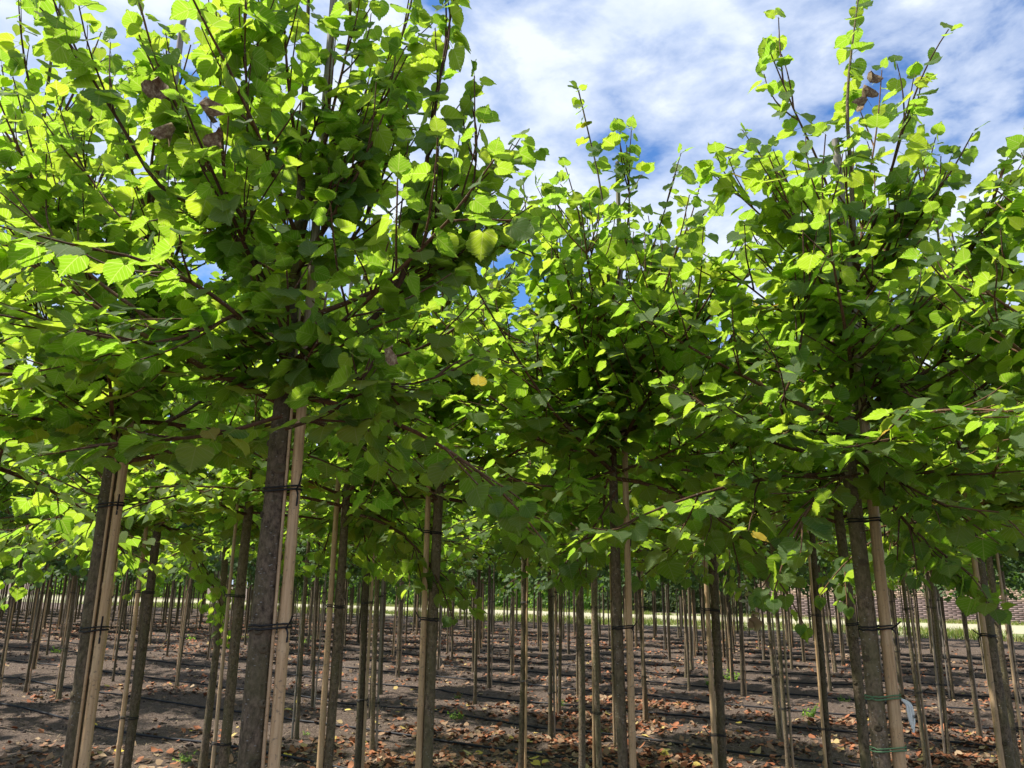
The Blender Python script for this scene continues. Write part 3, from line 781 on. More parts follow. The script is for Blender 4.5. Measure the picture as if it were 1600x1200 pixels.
# ------------------------------------------------------------------ the rest of the rows: shared trunks, crowns and canes
def crown_variant(seed, level, nb, size, spacing, hi=3.1):
    r = np.random.default_rng(seed)
    H = 3.85 + r.uniform(-.25, .25); ax = trunk_axis(H, r, (0, 0), .05)
    br = random_branches(ax, H, r, nb, 2.02, None, .95, .3)
    geos, rec = make_crown(br, r, size, spacing=spacing, twigs=(4, 9))
    lead = ax[ax[:, 2] > H - 1.2]; grow_leaves(lead, rec, 0, r, size, .1, spacing)
    P, R, S, B = rec_arrays(rec); var = r.integers(0, NVAR, len(P))
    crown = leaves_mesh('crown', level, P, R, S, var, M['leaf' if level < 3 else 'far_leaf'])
    g = Geo(); g.add(*trunk_mesh(ax, H, .0205, r, 10 if level < 3 else 7))
    trunk = g.mesh('trunk', M['bark'])
    gb = Geo()
    for gg in geos:
        for a_, b_ in zip(gg.v, gg.f): gb.v.append(a_); gb.f.append(b_ + 0)
    # join branch tubes
    allv, allf, off = [], [], 0
    for gg in geos:
        allv.append(np.concatenate(gg.v)); allf.append(np.concatenate(gg.f) + off); off += len(allv[-1])
    limbs = mesh_from('limbs', np.concatenate(allv), np.concatenate(allf), M['twig'])
    return trunk, limbs, crown, (P, R, S, var)
MID = [crown_variant(500 + k, 2, 44, .077, .046) for k in range(5)]
FAR = [crown_variant(700 + k, 3, 30, .096, .062) for k in range(5)]
rc_ = np.random.default_rng(77)
CANES = [cane_geo(3.2 + .2 * k, .0118, rc_).mesh('pole', M['bamboo']) for k in range(3)]
TIES = [tie_geo((-.044, 0), .026, (0, 0), .012, 0, rc_).mesh('tie', M['black_rubber']) for k in range(2)]

measured = [(4.6, -8.07, 1, 1), (4.6, -10.0, 1, 1), (6.2, -.35, 1, 1), (6.2, -1.47, -1, 1), (6.2, -3.29, -1, 1), (6.2, -4.04, 1, 1), (6.2, -5.13, -1, 0), (6.2, -6.89, -1, 1),
            (6.2, -12.67, 1, 1), (6.2, -11.72, -1, 1), (7.8, -1.09, 1, 1), (7.8, -4.71, 1, 1), (7.8, -7.34, 0, 1), (7.8, -9.76, 0, 1), (7.8, -11.37, -1, 1), (7.8, -13.13, 0, 1), (7.8, -15.77, 1, 1),
            (9.4, -1.1, -1, 1), (9.4, -2.75, 1, 1), (9.4, -4.33, -1, 1), (9.4, -6.91, 0, 1), (9.4, -8.65, -1, 1), (9.4, -9.52, -1, 1), (9.4, -13.74, -1, 1),
            (11.0, -3.25, 0, 1), (11.0, -7.81, 1, 1), (11.0, -11.93, 0, 1), (11.0, -15.1, 1, 1), (11.0, -16.56, 0, 1), (11.0, -18.12, 0, 1)]
sites = [(n_, u_, sd_, True) for n_, u_, sd_, _ in measured]
r = np.random.default_rng(5)
row = 0
nrow = ROW0
while nrow < FIELD_END - .3:
    k = int(round((nrow - ROW0) / ROWD))
    if k >= 1:
        phase = r.uniform(0, .87)
        for q in range(-60, 20):
            u_ = q * .87 + phase + r.normal(0, .05); n_ = nrow + r.normal(0, .05)
            X, Y = xy(n_, u_)
            if Y < 1.2: continue
            px_ = 800 + 1230 * X / Y / .968
            if px_ < (-1100 if k <= 6 else -420) or px_ > 2000: continue
            onscreen = -40 < px_ < 1640
            if k <= 2 and onscreen: continue
            pr = .35 if (k <= 6 and onscreen) else .68
            if r.random() > pr: continue
            taken = [(a_, b_) for a_, b_ in near_sites] + [(s_[0], s_[1]) for s_ in sites]
            if any(abs(a_ - n_) < .6 and abs(b_ - u_) < .62 for a_, b_ in taken): continue
            sites.append((n_, u_, r.choice([-1, 1, 0], p=[.42, .42, .16]), False))
    nrow += ROWD
def rank(s_):                                                        # trees the photo shows come first, nearest first
    X, Y = xy(s_[0], s_[1]); D_ = math.hypot(X, Y); px_ = float(proj([X, Y, 1.2])[0])
    return D_ if (-120 < px_ < 1720 or D_ < 8) else D_ + 100
sites.sort(key=rank)
NEAR_N = len(near_sites)
LIMIT = 292 - NEAR_N
far_mass = []
GROUP_T = 'young lime trees in nursery rows'
LANDMARKS = [(120, 'dark speckled front trunk'), (405, 'nearest scarred trunk'), (670, 'mossy trunk with the tan cane'), (970, 'trunk below the sky gap'), (1372, 'twine-wrapped trunk'), (1560, 'green mossy trunk at right edge')]
ORD = ['first', 'second', 'third', 'fourth', 'fifth', 'sixth', 'seventh', 'eighth', 'ninth', 'tenth', 'eleventh', 'twelfth']
own = {}
close = []
for idx, s_ in enumerate(sites):
    X, Y = xy(s_[0], s_[1])
    if math.hypot(X, Y) < 9.5 and idx < LIMIT:
        px_ = float(proj([X, Y, .6])[0])
        if 5 < px_ < 1595:
            lm = min(LANDMARKS, key=lambda L_: abs(L_[0] - px_)); close.append((lm[1], px_ > lm[0], abs(px_ - lm[0]), idx))
for name_ in {(c_[0], c_[1]) for c_ in close}:
    for q, c_ in enumerate(sorted(c_ for c_ in close if (c_[0], c_[1]) == name_)):
        own[c_[3]] = '%s slim middle-row lime trunk to the %s of the %s' % (ORD[q], 'right' if c_[1] else 'left', c_[0])
for idx, (n_, u_, sd_, meas) in enumerate(sites):
    X, Y = xy(n_, u_); D_ = math.hypot(X, Y)
    if idx >= LIMIT:
        far_mass.append((X, Y, u_, n_)); continue
    lod = MID if D_ < 9.5 else FAR
    tm, lm, cm, _ = lod[r.integers(0, 5)]
    t = bpy.data.objects.new('lime_tree', None); C.objects.link(t); t.empty_display_size = .2
    zg = float(height(n_, u_)) - .01
    t.location = (X, Y, zg); t.rotation_euler = (r.normal(0, .012), r.normal(0, .012), r.uniform(0, 6.28))
    s_ = r.uniform(.92, 1.08); t.scale = (s_, s_, s_ * r.uniform(.95, 1.04))
    if D_ < 9.5: lab = 'slim lime tree of the close middle rows with bare trunk under shared dark canopy'
    elif D_ < 19: lab = 'slim lime tree of the central rows, its base well inside the field'
    else: lab = 'thin distant lime tree of the back rows near the pale sandy track'
    if idx in own: lab = own[idx]
    tag(t, lab, 'tree', GROUP_T if False else {True: 'lime trees of the close middle rows', False: 'lime trees of the central rows' if D_ < 19 else 'lime trees of the back rows'}[D_ < 9.5])
    tk_ = link('trunk', tm, t); q_ = r.uniform(.8, 1.25); tk_.scale = (q_, q_, 1); link('crown', cm, t)
    if D_ < 14: link('limbs', lm, t)
    if sd_ != 0:
        o = bpy.data.objects.new('bamboo_cane', None); C.objects.link(o); o.empty_display_size = .1
        off = .041 * s_
        a_ = r.normal(-.2, .35)
        o.location = (X + sd_ * off * math.cos(a_), Y + off * math.sin(a_), zg); o.rotation_euler = (t.rotation_euler.x, t.rotation_euler.y, math.pi * (sd_ < 0) - sd_ * -a_)
        lab = 'thin bamboo cane tied to a slim trunk in the close middle rows' if D_ < 9.5 else 'thin bamboo cane tied to a trunk in the central rows' if D_ < 19 else 'thin distant bamboo cane in the back rows'
        if idx in own: lab = 'cane on the ' + own[idx].replace('slim middle-row lime trunk', 'middle trunk').replace(' with the tan cane', '').replace(' at right edge', '')
        tag(o, lab, 'bamboo cane', 'canes of the close middle rows' if D_ < 9.5 else 'canes of the central rows' if D_ < 19 else 'canes of the back rows')
        p = link('pole', CANES[r.integers(0, 3)], o); p['weathered'] = float(r.uniform(.2, .9))
        if D_ < 16:
            for z in (.62 + r.normal(0, .1), 1.42 + r.normal(0, .06)):
                to = link('tie', TIES[r.integers(0, 2)], o, (0, 0, z))
# everything past the limit: one mass
if far_mass:
    VV, FF, UU, off = [], [], [], 0
    gt = Geo()
    for X, Y, u_, n_ in far_mass:
        P, R, S, var = FAR[r.integers(0, 5)][3]
        k = r.random(len(P)) < .21
        a_ = r.uniform(0, 6.28); Rz = np.array([[math.cos(a_), -math.sin(a_), 0], [math.sin(a_), math.cos(a_), 0], [0, 0, 1]])
        for vi in range(NVAR):
            sel = np.nonzero(k & (var == vi))[0]
            if not len(sel): continue
            tv, tf, tu = TEMPL[3][vi]
            vv = np.einsum('nij,vj->nvi', (Rz @ R[sel]) * (S[sel] * 2.0)[:, None, None], tv) + (P[sel] @ Rz.T)[:, None] + np.array([X, Y, 0])
            VV.append(vv.reshape(-1, 3)); UU.append(np.tile(tu, (len(sel), 1)))
            FF.append((tf[None] + (np.arange(len(sel)) * len(tv))[:, None, None] + off).reshape(-1, 3)); off += len(sel) * len(tv)
        z = np.array([-.05, .1, 1.2, 2.2, 3.2, 3.9]); gt.add(*tube(np.c_[X + .01 * np.sin(z), Y + 0 * z, z], [.034, .027, .026, .022, .012, .004], 6))
        if r.random() < .7: gt.add(*tube(np.array([[X + .045, Y, -.05], [X + .045, Y, 3.2]]), [.014, .010], 5))
    far = bpy.data.objects.new('far_trees', None); C.objects.link(far)
    tag(far, 'mass of thin lime trees in the farthest rows before the grass strip', 'trees', kind='stuff')
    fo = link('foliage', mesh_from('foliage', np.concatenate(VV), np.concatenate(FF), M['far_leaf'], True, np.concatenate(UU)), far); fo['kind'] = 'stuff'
    tk = link('trunks', gt.mesh('trunks', M['bark']), far); tk['kind'] = 'stuff'
print('sites', len(sites), 'near', NEAR_N, 'mass', len(far_mass))

# ------------------------------------------------------------------ drip hoses along the rows
k = 0
ROWNAMES = ['first', 'second', 'third', 'fourth', 'fifth', 'sixth', 'seventh', 'eighth', 'ninth', 'tenth', 'eleventh', 'twelfth', 'thirteenth', 'fourteenth', 'fifteenth']
for k in range(2, 15):
    n0 = ROW0 + ROWD * k - .75 + .1 * math.sin(k * 2.3)
    us = np.arange(-46 if k > 5 else -24, 9, .14)
    nn_ = n0 + .10 * (vnoise(us, us * 0 + k * 3.3, .35) - .5) * 2 + .015 * (vnoise(us, us * 0 + k * 5.1, 1.4) - .5)
    hz = height(nn_, us); hz = np.maximum(np.convolve(np.pad(hz, 4, mode='edge'), np.ones(9) / 9, 'valid'), hz - .012); zz = hz + .022
    v, f = tube(np.c_[xy2(nn_, us), zz], .013, 6)
    lab = 'black drip hose lying on the soil, %s from the bottom edge of the picture' % (ROWNAMES[k - 2] if k > 2 else 'nearest')
    tag(link('drip_hose', mesh_from('drip_hose', v, f, M['black_pipe'])), lab, 'hose', 'black drip hoses between the rows')

# ------------------------------------------------------------------ soil clods, fallen leaves, weeds
def in_view(n, u, margin=60, ymin=880):
    p = xy2(n, u); x_, y_, d_ = proj(np.c_[p, np.zeros(len(p))])
    return (d_ > .5) & (x_ > -margin) & (x_ < 1600 + margin) & (y_ > ymin) & (y_ < 1260)
r = np.random.default_rng(21)
def scatter(count, nmax, power=1.6):
    n_ = 2.0 + (nmax - 2.0) * r.random(count * 4) ** power; u_ = r.uniform(-34, 9, count * 4)
    ok = in_view(n_, u_); return n_[ok][:count], u_[ok][:count]
# clods
n_, u_ = scatter(22000, 22)
oct_ = np.array([(1, 0, 0), (-1, 0, 0), (0, 1, 0), (0, -1, 0), (0, 0, 1), (0, 0, -1.)]); of = np.array([(0, 2, 4), (2, 1, 4), (1, 3, 4), (3, 0, 4), (2, 0, 5), (1, 2, 5), (3, 1, 5), (0, 3, 5)])
ok = r.random(len(n_)) < np.clip((vnoise(n_, u_, 1.3) - .3) * 2, .04, 1); n_, u_ = n_[ok], u_[ok]
m_ = len(n_); sz = .005 + .024 * r.random(m_) ** 3
vv = oct_[None] * sz[:, None, None] * r.uniform(.6, 1.3, (m_, 6, 1)) + r.normal(0, .15, (m_, 6, 3)) * sz[:, None, None]
vv += np.c_[xy2(n_, u_), height(n_, u_) + sz * .3][:, None]
tag(link('soil_clods', mesh_from('soil_clods', vv.reshape(-1, 3), (of[None] + (np.arange(m_) * 6)[:, None, None]).reshape(-1, 3), M['clod'], False)), 'small crumbs of dry brown soil scattered between the rows', kind='stuff')

def litter_mesh(name, n_, u_, size, mat, r, curl=.6):
    m_ = len(n_)
    ring = np.array([(0, 0), (.45, .15), (.42, .55), (0, 1.0), (-.42, .55), (-.45, .15)])
    tv = np.c_[ring, np.zeros(6)]
    a_ = r.uniform(0, 6.28, m_); ca, sa = np.cos(a_), np.sin(a_)
    cu = r.uniform(-.15, curl, m_); cv = r.uniform(-.2, curl, m_)
    x_ = np.repeat(tv[None, :, 0], m_, 0); y_ = np.repeat(tv[None, :, 1] - .45, m_, 0)
    z_ = cu[:, None] * x_ ** 2 * 2.2 + cv[:, None] * y_ ** 2 * 1.4 + r.normal(0, .06, (m_, 6)) + .06
    tl_ = r.normal(0, .3, (m_, 2)); z_ = z_ + tl_[:, :1] * x_ + tl_[:, 1:] * y_ + np.abs(tl_).max(1)[:, None] * .35
    X_ = (x_ * ca[:, None] - y_ * sa[:, None]) * size[:, None]; Y_ = (x_ * sa[:, None] + y_ * ca[:, None]) * size[:, None]
    p = xy2(n_, u_); h = height(n_, u_)
    vv = np.stack([X_ + p[:, :1], Y_ + p[:, 1:], z_ * size[:, None] + h[:, None]], -1)
    tf = np.array([(0, 1, 2), (0, 2, 3), (0, 3, 4), (0, 4, 5)])
    return mesh_from(name, vv.reshape(-1, 3), (tf[None] + (np.arange(m_) * 6)[:, None, None]).reshape(-1, 3), mat, False)
n_, u_ = scatter(46000, 26, 1.3)
dens = vnoise(n_, u_, .55) * .55 + vnoise(n_, u_, 1.7) * .45 + .16 * np.cos((n_ - ROW0 + .3) * 2 * math.pi / ROWD) + .20 * np.clip((u_ + 6.5) / 4, -1, 1) * np.clip((13 - n_) / 3, -.2, 1) - .05 * np.clip((n_ - 10) / 6, 0, 1)
ok = r.random(len(n_)) < np.clip((dens - .37) * 4.2, .05, 1)
n_, u_ = n_[ok], u_[ok]
nd, ud = r.uniform(3.6, 11.5, 30000), r.uniform(-6.5, 1.5, 30000)     # the deep rusty drift under the centre and right rows
dd_ = vnoise(nd, ud, .8) * .6 + vnoise(nd, ud, 2.3) * .4 + .14 * np.cos((nd - ROW0 + .2) * 2 * math.pi / ROWD)
kd = in_view(nd, ud) & (r.random(30000) < np.clip((dd_ - .44) * 3.2, .01, .9)); n_, u_ = np.concatenate([n_, nd[kd]]), np.concatenate([u_, ud[kd]])
print('litter', len(n_))
tag(link('fallen_leaves', litter_mesh('fallen_leaves', n_, u_, r.uniform(.022, .082, len(n_)), M['litter'], r)), 'drifts of dry reddish brown leaves on the soil', kind='stuff')

n2, u2 = scatter(16000, 20, 1.3)
m2 = len(n2); a2 = r.uniform(0, 6.28, m2); l2 = r.uniform(.03, .12, m2); p2 = xy2(n2, u2); h2 = height(n2, u2)
dx = np.c_[np.cos(a2), np.sin(a2)] * l2[:, None]; wx = np.c_[-np.sin(a2), np.cos(a2)] * .0022
tz = r.uniform(0, .022, m2)
q4 = np.stack([np.c_[p2 + wx, h2 + .004], np.c_[p2 - wx, h2 + .004], np.c_[p2 + dx - wx * .5, h2 + .006 + tz], np.c_[p2 + dx + wx * .5, h2 + .006 + tz]], 1)
tag(link('straw_debris', mesh_from('straw_debris', q4.reshape(-1, 3), np.arange(m2 * 4).reshape(-1, 4), M['dry_leaf'], False)), 'thin bits of dry straw and stalks lying on the soil', kind='stuff')

# single yellow leaves lying on the soil, each measured from the photo
YL = [(460, 1105), (143, 1131), (165, 1071), (605, 1097), (455, 1115), (548, 1114), (625, 1117), (752, 1143), (377, 1143), (299, 1143), (725, 1175), (752, 1174), (829, 1162), (836, 1187), (858, 1195), (1033, 1183), (1040, 1181),
      (644, 1078), (718, 1036), (1013, 1098), (586, 1133), (450, 1183), (1156, 1132), (180, 1186), (832, 1195), (1003, 1152)]
def ground_at(x, y):
    d = _f * FPX + _r * (x - 800) + _u * (600 - y); s_ = -EYE / d[2]; return d[0] * s_, d[1] * s_
yl_tf = np.array([(0, 1, 2), (0, 2, 3), (0, 3, 4), (0, 4, 5)])
for q, (x_, y_) in enumerate(YL):
    X, Y = ground_at(x_, y_); n_ = X * NV[0] + Y * NV[1]; u_ = X * UV_[0] + Y * UV_[1]
    vvv, fff, uuu = TEMPL[1][q % NVAR]
    if q < NVAR: me = mesh_from('fallen_leaf', vvv, fff, M['yellow_leaf'], True, uuu); YM = globals().setdefault('YM_', []); YM.append(me)
    o = link('fallen_leaf', YM_[q % NVAR]); o.location = (X, Y, float(height(n_, u_)) + .028)
    o.rotation_euler = (r.uniform(-.3, .3), r.uniform(-.3, .3), r.uniform(0, 6.28)); o.scale = (r.uniform(.075, .1),) * 3
    tag(o, 'single fallen yellow leaf lying on the brown soil', 'leaf', 'yellow fallen leaves on the soil')

# weeds between the rows
def weed_mesh(seed):
    r_ = np.random.default_rng(seed); rec = []
    for k in range(9):
        p = shoot((0, 0, 0), r_.uniform(0, 6.28), r_.uniform(.5, 1.3), r_.uniform(.2, 1.0), r_.uniform(.07, .2), r_, 5)
        grow_leaves(p, rec, 0, r_, .045, .2, .022)
    P, R, S, B = rec_arrays(rec)
    return leaves_mesh('weed', 2, P, R, S, r_.integers(0, NVAR, len(P)), M['hedge_leaf'])
WEED = [weed_mesh(900 + k) for k in range(4)]
WPOS = [(715, 1122, 1.1), (717, 1087, .6), (385, 999, 1.2), (340, 996, 1.0), (645, 977, 1.6), (620, 1000, 1.2), (760, 983, 1.6), (478, 1150, .5), (125, 1150, .9), (120, 1165, .8), (290, 1197, .8), (570, 1198, .4), (1110, 1072, 1.2), (1140, 1065, 1.6),
        (1262, 1120, 1.3), (1325, 1158, 1.2), (1320, 1095, .9), (1530, 1090, 1.2), (478, 1006, 1.5), (90, 1020, 1.4), (945, 1142, .5), (862, 1102, .8), (880, 1100, .6), (70, 1013, 1.3), (300, 1000, 1.5)]
for q, (x_, y_, s_) in enumerate(WPOS[::2] + WPOS[1::6]):
    s_ *= .8
    X, Y = ground_at(x_, y_); n_ = X * NV[0] + Y * NV[1]; u_ = X * UV_[0] + Y * UV_[1]
    o = link('weed', WEED[q % 4]); o.location = (X, Y, float(height(n_, u_)) - .01); o.rotation_euler = (0, 0, r.uniform(0, 6.28)); o.scale = (s_,) * 3
    tag(o, 'low green weed sprouting from the soil between the rows', 'weed', 'green weeds between the rows')

# grass on the verge
r = np.random.default_rng(31)
cnt = 60000
n_ = np.where(r.random(cnt) < .7, r.uniform(FIELD_END - .9, 38.5, cnt), r.uniform(45.5, 49, cnt)); u_ = r.uniform(-60, 12, cnt)
ok = in_view(n_, u_, 80, 850) & (vnoise(n_, u_, .5) > .33 * (n_ > FIELD_END) + .5 * (n_ <= FIELD_END)); n_, u_ = n_[ok], u_[ok]
m_ = len(n_); hh = r.uniform(.06, .24, m_); a_ = r.uniform(0, 6.28, m_); ww = r.uniform(.012, .03, m_); p = xy2(n_, u_)
le = r.normal(0, .07, (m_, 2))
vv = np.zeros((m_, 3, 3)); vv[:, 0, :2] = p + np.c_[np.cos(a_), np.sin(a_)] * ww[:, None]; vv[:, 1, :2] = p - np.c_[np.cos(a_), np.sin(a_)] * ww[:, None]
vv[:, 2, :2] = p + le; vv[:, 2, 2] = hh
tag(link('grass', mesh_from('grass', vv.reshape(-1, 3), np.arange(m_ * 3).reshape(-1, 3), M['grass'], False)), 'sunlit grass and weeds along the far field edge', kind='stuff')

# ------------------------------------------------------------------ hedges, wall and house behind the field
def hedge(n0, u0, u1, H, mat, label, count, seed, size=.16):
    r_ = np.random.default_rng(seed)
    root = bpy.data.objects.new('hedge', None); C.objects.link(root); c_ = xy(n0, (u0 + u1) / 2); root.location = (c_[0], c_[1], 0)
    tag(root, label, 'hedge')
    u_ = r_.uniform(u0, u1, count); z_ = r_.uniform(.02, H, count) ** 1.0
    lump = .55 * vnoise(u_, z_, .7) + .35 * vnoise(u_, z_, 1.9)
    n_ = n0 + .55 - lump + r_.normal(0, .06, count) + np.where(r_.random(count) < .25, r_.uniform(0, .5, count), 0)
    top = H * (.86 + .2 * vnoise(u_, u_ * 0, .4)); z_ = np.minimum(z_, top)
    P = np.c_[xy2(n_, u_), z_] - np.array([c_[0], c_[1], 0])
    Dn = np.c_[-NV[0] * .5 + r_.normal(0, .5, count), -NV[1] * .5 + r_.normal(0, .5, count), -.5 + r_.normal(0, .4, count)]
    Nn = np.c_[-NV[0] * .5 + r_.normal(0, .5, count), -NV[1] * .5 + r_.normal(0, .5, count), .6 + r_.normal(0, .4, count)]
    fo = link('foliage', leaves_mesh('foliage', 3, P, leaf_frames(P, Dn, Nn), r_.uniform(.6, 1.3, count) * size, r_.integers(0, NVAR, count), mat), root); fo['kind'] = 'stuff'
    g = Geo()
    for uq in np.arange(u0 + .3, u1, .8):
        q = xy(n0 + .3 + r_.normal(0, .1), uq) - c_
        g.add(*tube(np.array([[q[0], q[1], -.1], [q[0] + r_.normal(0, .1), q[1], H * .5], [q[0] + r_.normal(0, .2), q[1] + .1, H * .9]]), [.05, .035, .015], 6))
    st_ = link('stems', g.mesh('stems', M['bark']), root); st_['kind'] = 'stuff'
    # dense inner mass so nothing shows through
    us = np.linspace(u0, u1, 40); zs = np.linspace(0, H * .84, 8); a_, b_ = np.meshgrid(us, zs, indexing='ij')
    nn_ = n0 + .75 - .3 * vnoise(a_, b_, .8); pp = xy2(nn_, a_) - c_
    v1 = np.dstack([pp, b_]).reshape(-1, 3); pp2 = xy2(nn_ * 0 + n0 + 1.5, a_) - c_; v2 = np.dstack([pp2, b_]).reshape(-1, 3)
    ff = np.array([[i * 8 + j, (i + 1) * 8 + j, (i + 1) * 8 + j + 1, i * 8 + j + 1] for i in range(39) for j in range(7)])
    capf = np.array([[i * 8 + 7, (i + 1) * 8 + 7, 320 + (i + 1) * 8 + 7, 320 + i * 8 + 7] for i in range(39)])
    link('inner_twigs', mesh_from('inner_twigs', np.vstack([v1, v2]), np.vstack([ff, ff + 320, capf]), mat), root)
hedge(51.5, -62, -27, 4.2, M['hedge_leaf'], 'bright green leafy hedge behind the track in the middle distance', 15000, 41, .20)
hedge(51.0, -27, -14.5, 4.0, M['dark_leaf'], 'dark brownish green hedge between the bright hedge and the brick wall', 9000, 42, .17)
hedge(53.0, -110, -76, 4.0, M['hedge_leaf'], 'pale green hedge glimpsed far away behind the left trunks', 6000, 43, .28)

def box(x0, x1, y0, y1, z0, z1):
    v = np.array([(x, y, z) for x in (x0, x1) for y in (y0, y1) for z in (z0, z1)], float)
    f = np.array([(0, 1, 3, 2), (4, 6, 7, 5), (0, 4, 5, 1), (2, 3, 7, 6), (0, 2, 6, 4), (1, 5, 7, 3)])
    return v, f
# brick wall: local x runs along the rows
def wall_frame(name, n0, u0, label, cat):
    o = bpy.data.objects.new(name, None); C.objects.link(o); p = xy(n0, u0); o.location = (p[0], p[1], 0); o.rotation_euler = (0, 0, math.atan2(UV_[1], UV_[0]))
    return tag(o, label, cat)
bw = wall_frame('brick_wall', 49.2, -15.2, 'long brick wall, tan above and shaded purple grey below, behind the right-hand rows', 'wall')
g = Geo(); r = np.random.default_rng(51)
LW, HW, bh, bl_ = 34.0, 3.4, .098, .40
z = .0; kk = 0
while z < HW:
    x = -(kk % 2) * bl_ / 2
    while x < LW:
        x0, x1 = max(0, x), min(LW, x + bl_ - .022)
        if x1 - x0 > .03: g.add(*box(x0, x1, -r.uniform(0, .008), .09, z, z + bh - .014))
        x += bl_
    z += bh; kk += 1
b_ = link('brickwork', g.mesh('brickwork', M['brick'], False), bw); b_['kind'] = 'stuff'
g = Geo(); g.add(*box(.01, LW - .01, .014, .30, -.3, HW - .02)); link('mortar', g.mesh('mortar', M['mortar'], False), bw)
g = Geo(); g.add(*box(-.05, LW + .05, -.05, .35, HW + .02, HW + .10)); link('coping', g.mesh('coping', M['mortar'], False), bw)

# small house far left
hs = wall_frame('brick_house', 60, -76, 'pale brick house with white windows glimpsed between the left trunks', 'house')
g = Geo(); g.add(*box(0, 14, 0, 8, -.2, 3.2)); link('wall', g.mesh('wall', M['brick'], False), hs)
rv = np.array([(-.4, -.4, 3.2), (14.4, -.4, 3.2), (14.4, 8.4, 3.2), (-.4, 8.4, 3.2), (-.4, 4, 6.4), (14.4, 4, 6.4)]); 
me = bpy.data.meshes.new('roof'); me.from_pydata([tuple(a_) for a_ in rv], [], [(0, 1, 5, 4), (2, 3, 4, 5), (1, 2, 5), (3, 0, 4), (0, 3, 2, 1)]); me.materials.append(M['roof_tile']); link('roof', me, hs)
for x in (1.2, 4.4, 7.6, 10.8):
    g = Geo(); 
    for b4 in ((x, x + .12, -.06, .02, .9, 2.6), (x + 1.68, x + 1.8, -.06, .02, .9, 2.6), (x + .12, x + 1.68, -.06, .02, .9, 1.02), (x + .12, x + 1.68, -.06, .02, 2.48, 2.6)): g.add(*box(*b4))
    fr = link('window', g.mesh('window', M['white_paint'], False), hs)
    g = Geo(); g.add(*box(x + .121, x + 1.679, -.02, .01, 1.021, 2.479)); link('pane', g.mesh('pane', M['glass'], False), fr)

# ------------------------------------------------------------------ small things on the trunks
def withered(tree, base, Y, spots, mats):
    for q, (x_, y_, s_) in enumerate(spots):
        tv, tf, tu = TEMPL[1][(q * 3 + 1) % NVAR]
        vv = tv.copy(); vv[:, 2] += 2.6 * vv[:, 0] ** 2 + 1.0 * (vv[:, 1] - .5) ** 2 + .12 * np.sin(9 * vv[:, 1] + 7 * vv[:, 0])
        lo_ = link('withered_leaf', mesh_from('withered_leaf', vv, tf, M[mats[q % len(mats)]], True, tu), tree)
        lo_.location = at(x_, y_, Y) - base; lo_.rotation_euler = (math.pi * .6 + .3 * math.sin(q * 5), .4 * math.sin(q * 3), q * 1.9 + .4); lo_.scale = (s_,) * 3
        lo_['label'] = 'curled brown withered leaf'
mt, t, out = material('brown_leaf'); M['brown_leaf'] = mt
tcn = N(t, 'ShaderNodeTexCoord'); principled(t, out, ramp(t, noise(t, tcn.outputs['Object'], 5, 5, .7), [(.35, (.10, .055, .03)), (.5, (.20, .13, .07)), (.65, (.36, .29, .17))]), .8, .2)
withered(tA, bA, bA[1] - .38, [(244, 158, .058), (314, 178, .055), (268, 214, .05), (346, 232, .05), (596, 560, .04)], ['brown_leaf'])
withered(tD, bD, bD[1] - .12, [(1355, 132, .05), (1352, 150, .055), (1356, 164, .05)], ['brown_leaf'])
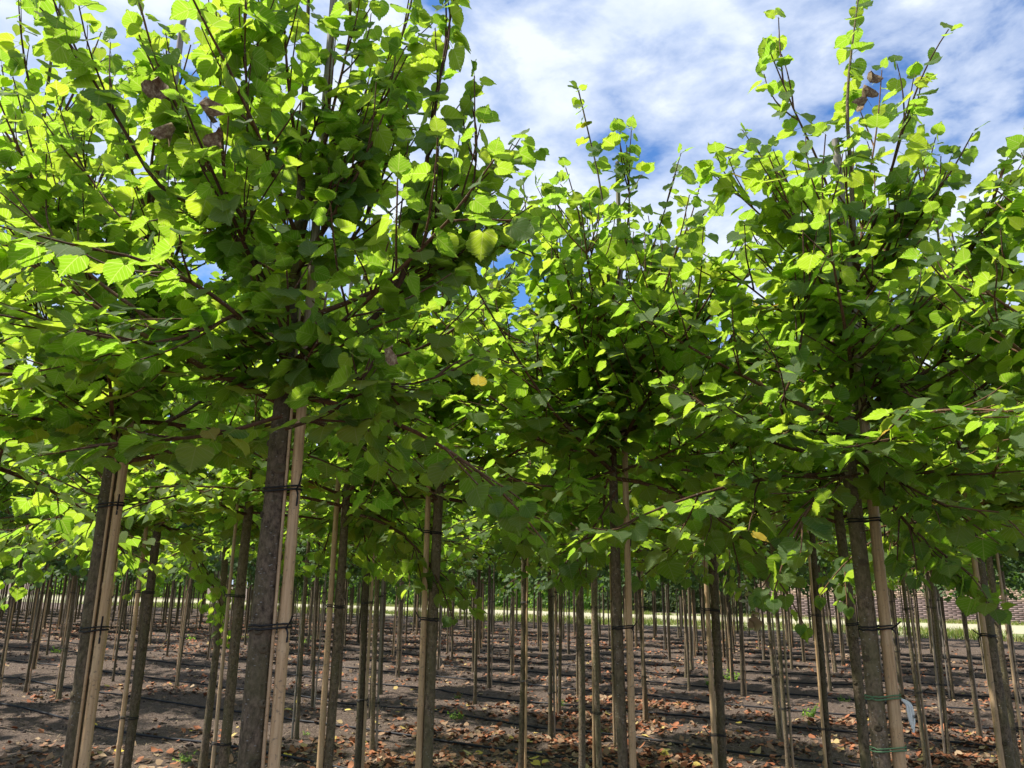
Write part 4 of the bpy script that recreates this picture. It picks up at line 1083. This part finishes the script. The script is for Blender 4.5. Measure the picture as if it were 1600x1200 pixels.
# green twine with a white plastic tail round the twine-wrapped trunk and its cane
tw = bpy.data.objects.new('twine', None); C.objects.link(tw); tw.location = bD
tag(tw, 'thin green twine with white plastic tail wound round the stout dark trunk and cane', 'twine')
r = np.random.default_rng(61)
zt = 1.6 - (1072 - 918) / 1230 * bD[1]; zt2 = 1.6 - (1142 - 918) / 1230 * bD[1]
for z in (zt - bD[2], zt2 - bD[2]):
    c1 = np.array([(.027 * 1.02 + .0235 + .004) * math.cos(.25), -(.027 * 1.02 + .0235 + .004) * math.sin(.25)])
    c0 = (np.interp(z, aD[:, 2], aD[:, 0]), np.interp(z, aD[:, 2], aD[:, 1]))
    link('loop', tie_geo(c0, .029, c1, .0215, z, r, False).mesh('loop', M['green_twine']), tw)
e = np.array([c1[0] + .024, c1[1] - .008, zt - bD[2]])
g = Geo()
for dx in (0, .006, .012):
    g.add(*tube(catmull([e, e + np.array([.012 + dx, -.006, -.012]), e + np.array([.014 + dx * 1.4, -.008, -.045 - dx]), e + np.array([.020 + dx * .4, -.006, -.075 - dx * 2])], .01), .0045, 5))
link('tail', g.mesh('tail', M['white_plastic']), tw)

# a dead twig with shrivelled leaves hanging from the tree flanked by two canes
pts = [at(x_, y_, b1130[1] - .25) for x_, y_ in ((1168, 830), (1160, 880), (1166, 910), (1172, 935), (1176, 958), (1184, 975))]
start = np.array([b1130[0] + .1, b1130[1], 2.15]); path = catmull([start] + pts, .03) - b1130
g = Geo(); g.add(*tube(path, np.linspace(.004, .0015, len(path)), 5)); dt = link('dead_twig', g.mesh('dead_twig', M['twig']), t1130)
for q, (x_, y_, s_, mt_) in enumerate([(1163, 893, .05, 'pale_dry_leaf'), (1165, 909, .05, 'pale_dry_leaf'), (1168, 921, .06, 'dry_leaf'), (1171, 938, .065, 'pale_dry_leaf'), (1174, 955, .05, 'dry_leaf'), (1177, 962, .04, 'dry_leaf'), (1181, 972, .07, 'dry_leaf'), (1183, 976, .06, 'dry_leaf')]):
    P_ = at(x_, y_, b1130[1] - .25) - b1130
    tv, tf, tu = TEMPL[1][(q * 3) % NVAR]
    vv = tv.copy(); vv[:, 2] += 1.6 * vv[:, 0] ** 2 + .9 * (vv[:, 1] - .5) ** 2
    lo_ = link('dead_leaf', mesh_from('dead_leaf', vv, tf, M[mt_], True, tu), dt)
    lo_.location = P_; lo_.rotation_euler = (math.pi + r.normal(0, .5), r.normal(0, .5), r.uniform(0, 6.28)); lo_.scale = (s_,) * 3
